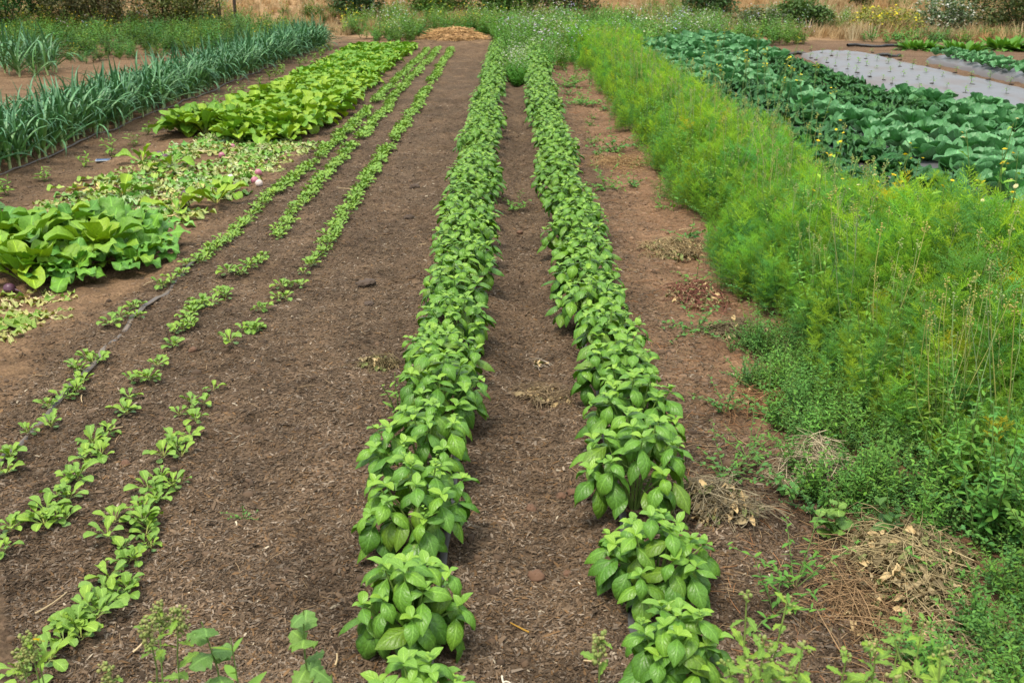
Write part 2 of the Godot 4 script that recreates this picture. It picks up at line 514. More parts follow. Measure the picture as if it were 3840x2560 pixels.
func rosette(root: Node3D, kind: String, mat: Material, n: int, size: float, el0: float, el1: float, apart: bool, petiole := 0.0, cotyl := 0) -> void:
	var st := SurfaceTool.new()
	var sink = root if apart else st
	var off := rf(0, TAU)
	for k in n:
		var f := (k + 0.5) / n
		var el := lerpf(el0, el1, f) + rf(-0.15, 0.15)
		var s := size * lerpf(1.0, 0.55, f * f) * rf(0.8, 1.12)
		var az := off + k * 2.39996 + rf(-0.3, 0.3)
		emit(sink, "leaf", pick(kind), mat, lx(Vector3(sin(az), 0, cos(az)) * petiole + Vector3(0, 0.01 + 0.03 * size * k / n, 0), az, el, rf(-0.35, 0.35), s))
	for k in cotyl:
		emit(sink, "seed_leaf", pick("seed_leaf"), mat, lx(Vector3(0, 0.006, 0), off + PI * k + rf(-0.3, 0.3), rf(0.3, 0.7), 0, size * rf(0.45, 0.6)))
	if not apart: part(root, "leaves", st.commit(), mat, Transform3D(), "stuff")

# stems with leaves along them and flowers at the ends; everything goes into sinks (one SurfaceTool, or parts of a thing)
func weed_into(sl, ss: SurfaceTool, sf, o: Dictionary) -> void:
	var n: int = o.get("stems", 4)
	var h: float = o.get("h", 0.4)
	var lean: float = o.get("lean", 0.4)
	var kind: String = o.get("leaf", "lance")
	var nl: int = o.get("leaves", 10)
	var l0: float = o.get("l0", 0.03)
	var l1: float = o.get("l1", 0.05)
	var flower: String = o.get("flower", "")
	var nfl: int = o.get("flowers", 0)
	var fs: float = o.get("fs", 0.01)
	var fr: float = o.get("fr", 0.05)
	var col: Color = o.get("stem", Color(0.16, 0.24, 0.06))
	var mat: Material = o.get("mat", M.plain)
	var r: float = o.get("r", 0.003)
	var fl: float = o.get("fl", 2.0)
	var bare: float = o.get("bare", 0.12)
	for k in n:
		var az := k * 2.39996 + rf(-0.5, 0.5)
		var le := lean * (0.3 if k == 0 else rf(0.5, 1.2))
		var hh := h * (1.0 if k == 0 else rf(0.7, 1.05))
		var tip := Vector3(sin(az) * sin(le), cos(le), cos(az) * sin(le)) * hh
		var mid := tip * 0.5 + Vector3(sin(az), 0, cos(az)) * rf(-0.05, 0.05) * hh + Vector3(0, hh * 0.08 * sin(le), 0)
		var pts := [Vector3(sin(az), 0, cos(az)) * 0.006, mid * 0.55, mid, (mid + tip) * 0.5 + Vector3(rf(-1, 1), 0, rf(-1, 1)) * 0.02 * hh, tip]
		ss.append_from(tube(pts, r, r * 0.45, 4, col), 0, Transform3D())
		for q in nl:
			var t := lerpf(bare, 1.0, (q + rng.randf()) / nl)
			var fi := t * 4.0
			var i := mini(int(fi), 3)
			var p: Vector3 = pts[i].lerp(pts[i + 1], fi - i)
			emit(sl, "leaf", pick(kind), mat, lx(p, az + q * 2.4 + rf(-0.5, 0.5), rf(-0.1, 0.8), rf(-0.4, 0.4), lerpf(l1, l0, t) * rf(0.7, 1.2)))
		for q in nfl:
			var p: Vector3 = tip + Vector3(rf(-fr, fr), rf(-fr * fl, fr * 0.6), rf(-fr, fr))
			if fr > 0.02: ss.append_from(tube([tip.lerp(mid, rf(0.0, 0.5)), p], r * 0.35, r * 0.25, 3, col), 0, Transform3D())
			emit(sf, "flower", pick(flower), M.plain, lx(p, rf(0, TAU), rf(-0.5, 0.9), 0, fs * rf(0.7, 1.2)))

func weed_mesh(o: Dictionary) -> ArrayMesh:
	var st := SurfaceTool.new()
	weed_into(st, st, st, o)
	return st.commit()

func weed(called: String, at: Vector3, o: Dictionary) -> Node3D:
	var t := thing(called, at, rf(0, TAU))
	var ss := SurfaceTool.new()
	var sl := SurfaceTool.new()
	var sf := SurfaceTool.new()
	var apart: bool = o.get("apart", false)
	var fapart: bool = o.get("flower_parts", false)
	weed_into(t if apart else sl, ss, t if fapart else sf, o)
	part(t, "stem", ss.commit(), M.plain)
	if not apart: part(t, "leaves", sl.commit(), o.get("mat", M.plain), Transform3D(), "stuff")
	if not fapart and o.get("flowers", 0) > 0: part(t, "flowers", sf.commit(), M.plain, Transform3D(), "stuff")
	return t

# feathery dill: threads on threads
func dill_mesh(h: float, c0: Color, c1: Color, fronds: int) -> ArrayMesh:
	var v := PackedVector3Array()
	var n := PackedVector3Array()
	var c := PackedColorArray()
	var uv := PackedVector2Array()
	var idx := PackedInt32Array()
	var st := SurfaceTool.new()
	var top := Vector3(rf(-0.12, 0.12), h, rf(-0.12, 0.12))
	st.append_from(tube(bend(Vector3.ZERO, top, Vector3(rf(-0.02, 0.02), 0, rf(-0.02, 0.02))), 0.0035, 0.0014, 4, Color(0.10, 0.20, 0.05)), 0, Transform3D())
	for k in fronds:
		var t := 0.12 + 0.88 * (k + rng.randf()) / fronds
		var az := k * 2.39996 + rf(-0.4, 0.4)
		var base := top * t
		var L := rf(0.12, 0.2) * lerpf(1.15, 0.85, t) * (h / 0.6)
		var el := lerpf(0.3, 0.95, t) + rf(-0.3, 0.3)
		var dir := Vector3(sin(az) * cos(el), sin(el), cos(az) * cos(el))
		var x := Vector3(cos(az), 0, -sin(az))
		var y := dir.cross(x)
		var col := c0.lerp(c1, clampf(t + rf(-0.3, 0.2), 0, 1))
		st.append_from(tube([base, base + dir * L * 0.6, base + dir * L - Vector3(0, L * 0.12, 0)], 0.0012, 0.0007, 3, col), 0, Transform3D())
		for q in 9:
			var s := (q + 1.0) / 10.0
			var sp := base + dir * L * s - Vector3(0, L * 0.12 * s * s, 0)
			var sl := L * 0.42 * (1.0 - 0.6 * s)
			for side in [-1.0, 1.0]:
				var d2: Vector3 = (dir * 0.65 + x * side * rf(0.6, 1.0) + y * rf(-0.3, 0.5)).normalized()
				for w in 6:
					var u := w / 6.0
					var a := sp + d2 * sl * u
					var d3: Vector3 = (d2 + Vector3(rf(-1, 1), rf(-0.7, 1), rf(-1, 1)) * 0.8).normalized()
					var tl := sl * rf(0.3, 0.55)
					var wv: Vector3 = d3.cross(Vector3(rf(-1, 1), rf(-1, 1), rf(-1, 1))).normalized() * 0.0013
					var b := v.size()
					var nn: Vector3 = d3.cross(wv).normalized()
					if nn.y < 0.0:
						nn = -nn
						wv = -wv
					v.append(a - wv)
					v.append(a + wv)
					v.append(a + d3 * tl)
					for e in 3:
						n.append(nn)
						c.append(col)
						uv.append(Vector2.ZERO)
					idx.append_array(PackedInt32Array([b, b + 1, b + 2]))
	st.append_from(arrays_mesh(v, n, c, uv, idx), 0, Transform3D())
	return st.commit()

func tuft_mesh(blades: int, h: float, spread: float, c0: Color, c1: Color, w: float) -> ArrayMesh:
	var v := PackedVector3Array()
	var n := PackedVector3Array()
	var c := PackedColorArray()
	var uv := PackedVector2Array()
	var idx := PackedInt32Array()
	for k in blades:
		var az := rf(0, TAU)
		var out := Vector3(sin(az), 0, cos(az))
		var b := out * rf(0, spread * 0.4)
		var hh := h * rf(0.5, 1.0)
		var le := rf(0.1, 0.9)
		var mid := b + out * hh * 0.3 * le + Vector3(0, hh * 0.6, 0)
		var tip := b + out * hh * le * 0.9 + Vector3(0, hh * (1.0 - 0.4 * le), 0)
		var x := Vector3(cos(az + 0.5), 0, -sin(az + 0.5)) * w
		var col := c0.lerp(c1, rng.randf())
		var i := v.size()
		var nn: Vector3 = (mid - b).cross(x).normalized()
		if nn.y < 0.0:
			nn = -nn
			x = -x
		v.append_array(PackedVector3Array([b - x, b + x, mid - x * 0.7, mid + x * 0.7, tip]))
		for e in 5:
			n.append(nn)
			c.append(col)
			uv.append(Vector2.ZERO)
		idx.append_array(PackedInt32Array([i, i + 1, i + 2, i + 1, i + 3, i + 2, i + 2, i + 3, i + 4]))
	return arrays_mesh(v, n, c, uv, idx)

func scatter(called: String, mesh: Mesh, mat: Material, xfs: Array, cols: Array, label: String) -> void:
	if xfs.is_empty(): return
	var mm := MultiMesh.new()
	mm.transform_format = MultiMesh.TRANSFORM_3D
	mm.use_colors = true
	mm.mesh = mesh
	mm.instance_count = xfs.size()
	for i in xfs.size():
		mm.set_instance_transform(i, xfs[i])
		mm.set_instance_color(i, cols[i])
	var o := MultiMeshInstance3D.new()
	o.name = numbered(called)
	o.multimesh = mm
	o.material_override = mat
	add_child(o)
	tag(o, label, "", "", "stuff")

func on(x: float, d: float, lift := 0.0) -> Vector3: return Vector3(x, H(x, -d) + lift, -d)

func tintc(a: float, b: float, warm := 0.0) -> Color:
	var k := rf(a, b)
	var w := rf(-warm, warm)
	return Color(k * (1 + w), k, k * (1 - w))

func spin(at: Vector3, s: float, tilt := 0.15) -> Transform3D:
	var b := Basis(Vector3.UP, rf(0, TAU)) * Basis(Vector3.RIGHT, rf(-tilt, tilt))
	return Transform3D(b.scaled(Vector3.ONE * s), at)

# ================================================================ the scene
func _ready() -> void:
	rng.seed = 20240611
	nz.seed = 3
	nz.frequency = 0.9
	nz.fractal_octaves = 4
	nf.seed = 11
	nf.frequency = 6.0
	nf.fractal_octaves = 3

	# camera, sky, sun, exposure
	var cam := Camera3D.new()
	cam.name = "camera"
	cam.fov = 37.85
	cam.far = 400.0
	cam.near = 0.05
	cam.position = Vector3(0, 1.6, 0)
	cam.rotation_degrees = Vector3(-20.7, 0, 0)
	var attr := CameraAttributesPhysical.new()
	attr.frustum_focal_length = 35.0
	attr.frustum_focus_distance = 3.8
	attr.exposure_aperture = 8.0
	cam.attributes = attr
	add_child(cam)
	cam.fov = 37.85
	var we := WorldEnvironment.new()
	we.name = "environment"
	var env := Environment.new()
	var sky_mat := ProceduralSkyMaterial.new()
	sky_mat.sky_top_color = Color(0.94, 0.97, 1.0)
	sky_mat.sky_horizon_color = Color(0.66, 0.68, 0.70)
	sky_mat.sky_curve = 0.35
	sky_mat.ground_bottom_color = Color(0.30, 0.26, 0.2)
	sky_mat.ground_horizon_color = Color(0.6, 0.6, 0.58)
	sky_mat.sky_energy_multiplier = 0.85
	var sky := Sky.new()
	sky.sky_material = sky_mat
	env.background_mode = Environment.BG_SKY
	env.sky = sky
	env.tonemap_mode = Environment.TONE_MAPPER_LINEAR
	env.tonemap_exposure = 2.6
	env.sdfgi_enabled = true
	env.ssao_enabled = true
	env.ssil_enabled = true
	we.environment = env
	add_child(we)
	var sun := DirectionalLight3D.new()
	sun.name = "sun"
	sun.light_energy = 0.5
	sun.light_angular_distance = 14.0
	sun.light_color = Color(1.0, 0.96, 0.9)
	sun.rotation_degrees = Vector3(-66, -40, 0)
	sun.shadow_enabled = true
	add_child(sun)

	materials()
	shapes()
	build_ground()
	build_films()
	build_basil()
	build_arugula()
	build_radish()
	build_leeks()
	build_cabbages()
	build_film_seedlings()
	build_dill()
	build_background()
	build_path_weeds()
	build_foreground()
	build_litter()

func build_ground() -> void:
	var xs := [0.0]
	var x := 0.0
	var s := 0.017
	while x < 170.0:
		if x > 2.1: s *= 1.09
		x += s
		xs.append(x)
	var full := []
	for i in range(xs.size() - 1, 0, -1): full.append(-xs[i])
	full.append_array(xs)
	var ds := [-12.0, -5.0, -2.0, -0.5, 0.3, 0.8, 1.2, 1.45]
	var d := 1.6
	while d < 240.0:
		ds.append(d)
		d += maxf(0.014, 0.0075 * d) if d < 34.0 else d * 0.12
	var pts := []
	var cc := []
	var uu := []
	for i in range(ds.size() - 1, -1, -1):
		var dd: float = ds[i]
		var row := PackedVector3Array()
		var rc := PackedColorArray()
		var ru := PackedVector2Array()
		for xx: float in full:
			row.append(Vector3(xx, H(xx, -dd), -dd))
			rc.append(soil(xx, dd) * 1.9)
			ru.append(Vector2(xx * 0.9, dd * 0.9))
		pts.append(row)
		cc.append(rc)
		uu.append(ru)
	var g := solo("ground", sheet(pts, cc, uu, true), M.ground)
	tag(g, "brown mulched earth of the garden rising to a dry bank", "", "", "structure")

	# bark mulch lying on the beds
	var chip := SurfaceTool.new()
	var q := [Vector3(-0.5, 0, -0.16), Vector3(-0.2, 0.1, -0.3), Vector3(0.45, 0.02, -0.2), Vector3(0.55, 0.0, 0.1), Vector3(0.05, 0.14, 0.3), Vector3(-0.45, 0.05, 0.22)]
	chip.begin(Mesh.PRIMITIVE_TRIANGLES)
	for k in 6:
		for p in [Vector3(0, 0.16, 0), q[k], q[(k + 1) % 6]]:
			chip.set_color(Color.WHITE)
			chip.set_uv(Vector2(p.x, p.z))
			chip.set_smooth_group(-1)
			chip.add_vertex(p)
	chip.generate_normals()
	var cm := chip.commit()
	var xf := []
	var co := []
	var n := 0
	while n < 420000:
		var u := rng.randf()
		var dd := 1.65 * pow(13.0 / 1.65, u * u * 0.5 + u * 0.5)
		var xx := rf(-0.56 * dd - 0.1, minf(0.56 * dd, 1.25))
		n += 1
		if xx < -4.3: continue
		if rng.randf() > mulch_at(xx, dd) * 1.05 + 0.04: continue
		var size := 0.005 + 0.012 * pow(rng.randf(), 2.8)
		if rng.randf() < 0.02: size *= 1.7
		size *= 1.0 + 0.05 * (dd - 2.0)
		var b := Basis(Vector3.UP, rf(0, TAU)) * Basis(Vector3.RIGHT, rf(-0.5, 0.5)) * Basis(Vector3.BACK, rf(-0.35, 0.35))
		b = b * Basis.from_scale(Vector3(size * rf(0.8, 1.9), size * rf(0.5, 1.1), size * rf(0.4, 0.9)))
		xf.append(Transform3D(b, on(xx, dd, rf(0.0, 0.004))))
		var t := rng.randf()
		var c := Color(0.110, 0.076, 0.048) * rf(0.3, 1.5)
		if t < 0.16: c = Color(0.19, 0.148, 0.108) * rf(0.6, 1.3)
		elif t < 0.26: c = Color(0.15, 0.088, 0.042) * rf(0.6, 1.2)
		elif t > 0.994: c = Color(0.42, 0.35, 0.25) * rf(0.7, 1.1)
		c = c * (1.0 + 0.5 * nz.get_noise_2d(xx * 1.7, dd * 1.7) + 0.35 * nz.get_noise_2d(xx * 6.0 + 9.0, dd * 6.0))
		c.a = 1
		co.append(c)
	scatter("bark_mulch", cm, M.chip, xf, co, "shredded brown bark mulch spread over the beds")
	# crumbs of bare soil on the reddish paths
	var crumb := lump(0.5, Color.WHITE, 21, 4, 6)
	xf = []
	co = []
	for k in 26000:
		var dd := 1.8 * pow(24.0 / 1.8, rng.randf())
		var xx := rf(0.55, 1.6) if rng.randf() < 0.5 else rf(-5.2, -1.7)
		if absf(xx) > 0.58 * dd + 0.2 or mulch_at(xx, dd) > 0.75: continue
		var size := 0.002 + 0.012 * pow(rng.randf(), 5.0) * (1 + dd * 0.08)
		xf.append(Transform3D(Basis(Vector3.UP, rf(0, TAU)).scaled(Vector3(size, size * 0.7, size)), on(xx, dd)))
		var c := soil(xx, dd) * rf(0.7, 1.25)
		c.a = 1
		co.append(c)
	for k in 5200:
		var dd := 1.75 * pow(12.0 / 1.75, rng.randf())
		var xx := rf(-2.1, 0.8)
		if absf(xx) > 0.58 * dd + 0.1: continue
		if nz.get_noise_2d(xx * 2.6 + 60.0, dd * 2.6) < 0.05 and rng.randf() < 0.85: continue
		var size := 0.004 + 0.016 * pow(rng.randf(), 4.0)
		xf.append(Transform3D(Basis(Vector3.UP, rf(0, TAU)) * Basis(Vector3.RIGHT, rf(-1, 1)) * Basis.from_scale(Vector3(size * rf(0.8, 1.4), size * 0.75, size)), on(xx, dd)))
		var c := Color(0.10, 0.062, 0.035) * rf(0.5, 1.3)
		c.a = 1
		co.append(c)
	scatter("soil_crumbs", crumb, M.clod, xf, co, "small crumbs of soil on the paths and in the mulch")

func film_strip(label: String, xl: Callable, xr: Callable, d0: float, d1: float, bow: float) -> void:
	var pts := []
	var cc := []
	var uu := []
	var N := 90
	for i in N + 1:
		var d := lerpf(d1, d0, float(i) / N)
		var row := []
		var rc := []
		var ru := []
		for j in 25:
			var t := j / 24.0
			var x := lerpf(xl.call(d), xr.call(d), t)
			var edge := minf(t, 1 - t)
			var wr := 0.012 * nz.get_noise_2d(x * 3.0, d * 0.8) + 0.03 * absf(nf.get_noise_2d(x * 0.3, d * 0.07)) + 0.012 * nf.get_noise_2d(x * 0.9, d * 0.5)
			row.append(Vector3(x, H(x, -d) * 0.4 + bow * (1.0 - pow(1.0 - 2.0 * edge, 4.0)) + wr - (0.03 if j == 0 or j == 24 else -0.02), -d))
			var dirt := smoothstep(0.05, 0.5, nz.get_noise_2d(x * 1.6, d * 0.9) + 0.25 * nf.get_noise_2d(x, d)) * 0.55 + 0.6 * smoothstep(0.12, 0.0, edge)
			rc.append(Color(1, 1, 1).lerp(Color(0.85, 0.55, 0.36), clampf(dirt, 0, 0.85)))
			ru.append(Vector2(x, d))
		pts.append(row)
		cc.append(rc)
		uu.append(ru)
	tag(solo("mulch_film", sheet(pts, cc, uu), M.film), label, "plastic sheet")

func build_films() -> void:
	film_strip("grey plastic mulch film stretched under the cabbages", func(_d): return 2.1, func(_d): return 4.3, 3.0, 21.5, 0.07)
	film_strip("wide grey plastic mulch film with rows of pepper seedlings beside the cabbages", func(d): return 4.85 + 0.5 * smoothstep(15.0, 19.0, d), func(d): return 6.95 - 0.25 * smoothstep(13.0, 19.0, d), 4.0, 19.2, 0.09)
	film_strip("narrow grey plastic mulch film on the far bed beyond the pepper seedlings", func(_d): return 7.3, func(_d): return 8.1, 9.0, 18.2, 0.09)
	# black edge left open at the end of the wide film
	var pts := []
	for i in 30:
		var x := 4.9 + i * 0.08
		pts.append(Vector3(x, H(x, -19.3) + 0.03 + 0.02 * sin(i * 1.3), -19.3 - 0.15 * sin(i * 0.4)))
	tag(solo("water_pipe", tube(pts, 0.035, 0.03, 6, Color(0.012, 0.012, 0.013)), M.pipe), "black water pipe along the far end of the wide grey film", "pipe")
	pts = []
	for i in 20:
		var x := 7.0 + i * 0.1
		pts.append(Vector3(x, H(x, -21.6) + 0.03, -21.6 - 0.08 * sin(i * 0.8)))
	tag(solo("water_pipe", tube(pts, 0.03, 0.03, 6, Color(0.012, 0.012, 0.013)), M.pipe), "short black pipe lying in straw beyond the grey films", "pipe")

func build_basil() -> void:
	var rows := [
		["left", [1.69, 2.05, 2.50, 2.88, 3.33, 3.70, 4.12, 4.50, 4.95]],
		["right", [1.86, 2.26, 2.68, 3.08, 3.50, 3.88, 4.32, 4.70, 5.12]]]
	var far := []
	var mids := []
	for r in 2:
		var spots: Array = rows[r][1].duplicate()
		var d: float = spots[-1]
		while d < 19.5:
			d += rf(0.38, 0.48)
			spots.append(d)
		var x0 := -0.265 if r == 0 else 0.365
		for i in spots.size():
			var dd: float = spots[i]
			var x := x0 + rf(-0.035, 0.035) + (0.025 if r == 1 and dd > 2.9 and dd < 6.0 else 0.0)
			if i == 0 and r == 0: x = -0.20
			if i == 0 and r == 1: x = 0.37
			if i == 1 and r == 1: x = 0.385
			var at := on(x, dd)
			var o: Node3D
			var note := ""
			if dd < 5.2:
				var spike := (r == 0 and i in [2, 5, 6]) or (r == 1 and i in [5, 6])
				o = thing("basil_plant", at, 0)
				var h := 0.22 if i == 0 else 0.25 if dd < 2.4 else 0.28
				basil(o, h * rf(0.9, 1.12), (0.14 if i == 0 else 0.19 if dd < 2.4 else 0.215) * rf(0.92, 1.08), true, spike)
				if spike: note = " with pale flower spikes"
				if i == 0: note = " cut off below"
			elif dd < 8.2:
				if mids.size() < 4:
					o = thing("basil_plant", at, 0)
					basil(o, 0.30, 0.24, true, false)
					mids.append(o)
				else:
					o = copy(mids[rng.randi() % mids.size()], at, rf(0, TAU), rf(0.82, 1.12))
			elif far.size() < 6:
				o = thing("basil_plant", at, 0)
				basil(o, 0.32, 0.24, false, false)
				far.append(o)
			else:
				o = copy(far[rng.randi() % far.size()], at, rf(0, TAU), rf(0.82, 1.15))
			tag(o, "basil plant%s, %s from the near end of the %s row" % [note, ordinal(i + 1), rows[r][0]], "basil", "basil plants in two rows")
		# drip tape along each row, over the ground in gentle waves
		var pts := []
		var tx := -0.185 if r == 0 else 0.325
		var k := 1.4
		while k < 19.0:
			var x := tx + 0.012 * sin(k * 2.1 + r) + 0.02 * nz.get_noise_1d(k * 2.0)
			pts.append(on(x, k, 0.014))
			k += 0.12
		tag(solo("drip_tape", ribbon(pts, 0.012), M.pipe), "black drip tape running under the %s basil row" % rows[r][0], "drip tape", "drip irrigation lines")

# a flattened hose
func ribbon(pts: Array, w: float, dust := 0.3) -> ArrayMesh:
	var rows := []
	var cc := []
	var uu := []
	var N: int = pts.size()
	for i in N:
		var d: Vector3 = (pts[mini(i + 1, N - 1)] - pts[maxi(i - 1, 0)]).normalized()
		var x := d.cross(Vector3.UP).normalized()
		var row := []
		var rc := []
		var ru := []
		for k in 9:
			var a := -0.2 + (PI + 0.4) * k / 8.0
			row.append(pts[i] + x * -cos(a) * w + Vector3.UP * sin(a) * w * 0.55)
			var dd := clampf(0.5 + 0.9 * nf.get_noise_2d(i * 0.05, k * 0.06), 0.0, 1.0) * dust
			rc.append(Color(0.055, 0.056, 0.06).lerp(Color(0.16, 0.125, 0.095), dd))
			ru.append(Vector2(k / 8.0, i))
		rows.append(row)
		cc.append(rc)
		uu.append(ru)
	rows.reverse()
	return sheet(rows, cc, uu)

func arugula(root: Node3D, n: int, size: float, apart: bool) -> void:
	rosette(root, "arugula", M.broad, n, size, 0.5, 1.35, apart, 0.004, 2)

func build_arugula() -> void:
	var near := {
		"left": [-1.71, 2.99, -1.75, 3.11, -1.79, 3.32, -1.72, 3.36, -1.76, 3.45, -1.81, 3.54, -1.79, 3.62, -1.75, 3.68, -1.77, 3.78, -1.85, 3.9, -1.8, 3.97, -1.86, 4.04, -1.88, 4.38, -1.86, 4.46, -1.79, 4.49, -1.86, 4.65, -1.86, 5.05, -1.83, 5.12, -1.81, 5.25, -1.82, 5.37],
		"middle": [-1.47, 2.48, -1.5, 2.58, -1.45, 2.65, -1.42, 2.63, -1.37, 2.66, -1.44, 2.69, -1.45, 2.79, -1.41, 2.79, -1.46, 2.9, -1.44, 2.94, -1.48, 3.08, -1.43, 3.1, -1.5, 3.2, -1.48, 3.27, -1.48, 3.44, -1.51, 3.59, -1.54, 3.78, -1.48, 3.75, -1.51, 3.92, -1.51, 4.15, -1.56, 4.32, -1.53, 4.34, -1.5, 4.38, -1.54, 4.48, -1.55, 4.58, -1.57, 4.66, -1.56, 4.74, -1.5, 4.72, -1.46, 4.83, -1.5, 4.9, -1.55, 5.21, -1.5, 5.29, -1.47, 5.37, -1.45, 5.5, -1.46, 5.62],
		"right": [-1.18, 1.95, -1.12, 1.98, -1.12, 2.06, -1.08, 2.07, -1.10, 2.11, -1.14, 2.12, -1.07, 2.15, -1.11, 2.18, -1.09, 2.22, -1.07, 2.26, -1.11, 2.28, -1.06, 2.32, -1.12, 2.36, -1.12, 2.43, -1.08, 2.45, -1.13, 2.50, -1.08, 2.54, -1.10, 2.59, -1.12, 2.64, -1.19, 2.53, -1.21, 2.64, -1.15, 2.71, -1.13, 2.77, -1.18, 2.85, -1.14, 2.82, -1.16, 2.91, -1.11, 2.88, -1.19, 3.04, -1.14, 3.07, -1.17, 3.12, -1.2, 3.16, -1.15, 3.2, -1.25, 3.4, -1.17, 3.34, -1.23, 3.49, -1.18, 3.48, -1.19, 3.64, -1.25, 4.13, -1.24, 4.34, -1.21, 4.37, -1.19, 4.34, -1.24, 4.64, -1.2, 4.86, -1.16, 4.86, -1.22, 5.05, -1.13, 5.09, -1.16, 5.3, -1.15, 5.45, -1.14, 5.6]}
	var start := {"left": 5.45, "middle": 6.05, "right": 5.7}
	var xo := {"left": -1.80, "middle": -1.50, "right": -1.15}
	var protos := []
	var stuff_x := []
	var stuff_c := []
	var all := []
	for side in ["left", "middle", "right"]:
		var list: Array = near[side]
		var seq := []
		for i in list.size() / 2:
			seq.append([float(list[2 * i]), float(list[2 * i + 1]), rf(0.85, 1.35), true])
			var alone: bool = (side == "right" and float(list[2 * i + 1]) > 3.35 and float(list[2 * i + 1]) < 4.2)
			if not alone and rng.randf() < 0.75: seq.append([float(list[2 * i]) + rf(-0.03, 0.03), float(list[2 * i + 1]) + rf(-0.03, 0.03), rf(0.7, 1.2), true])
		var d: float = start[side]
		while d < 21.3:
			var gap := nz.get_noise_2d(d * 1.1, xo[side] * 9.0)
			var end_x: float = xo[side] + (0.1 if side == "left" else 0.0) * smoothstep(6.0, 9.0, d) - (0.08 if side == "right" else 0.0) * smoothstep(14.0, 20.0, d) + 0.05 * nz.get_noise_2d(d * 0.4, 77.0)
			if gap > -0.42: seq.append([end_x + rf(-0.032, 0.032), d, rf(0.75, 1.1) * (1.0 if d < 9.0 else 1.1), false])
			d += 0.033
		seq.sort_custom(func(a, b): return a[1] < b[1])
		for i in seq.size(): all.append([seq[i][1], seq[i][0], seq[i][2], side, i + 1])
	all.sort_custom(func(a, b): return a[0] < b[0])
	var made := 0
	for e in all:
		var at := on(e[1], e[0], 0.002)
		var size: float = 0.056 * e[2]
		if made < 300:
			var o: Node3D
			if made < 130:
				o = thing("arugula_seedling", at, rf(0, TAU))
				var n := rng.randi_range(5, 8)
				if e[2] < 0.88: n = 3
				arugula(o, n, size, true)
			else:
				if protos.size() < 10:
					o = thing("arugula_seedling", at, rf(0, TAU))
					arugula(o, rng.randi_range(6, 9), 0.058, protos.size() % 2 == 0)
					protos.append(o)
				else:
					o = copy(protos[rng.randi() % protos.size()], at, rf(0, TAU), e[2])
			tag(o, "%s arugula seedling from the near end of the %s seedling row" % [ordinal(e[4]), e[3]], "arugula", "arugula seedlings in three rows")
			made += 1
		else:
			stuff_x.append(spin(at, e[2] * rf(0.9, 1.15)))
			stuff_c.append(tintc(0.85, 1.2, 0.08))
	var t := Node3D.new()
	arugula(t, 9, 0.062, false)
	scatter("arugula_rows", (t.get_child(0) as MeshInstance3D).mesh, M.broad, stuff_x, stuff_c, "rows of arugula seedlings running to the far end of the bed")
	t.free()
	# the hose beside the left row
	var pts := []
	var k := 2.5
	while k < 6.4:
		pts.append(on(-1.78 - 0.035 * smoothstep(2.5, 5.0, k) + 0.015 * nz.get_noise_1d(k * 3.0) - 0.0, k, 0.004 + 0.009 * sin(k * 7.0) - 0.03 * smoothstep(5.4, 5.9, k)))
		k += 0.08
	tag(solo("drip_hose", ribbon(pts, 0.013, 1.3), M.pipe), "dusty grey drip hose beside the left row of arugula seedlings", "drip tape", "drip irrigation lines")

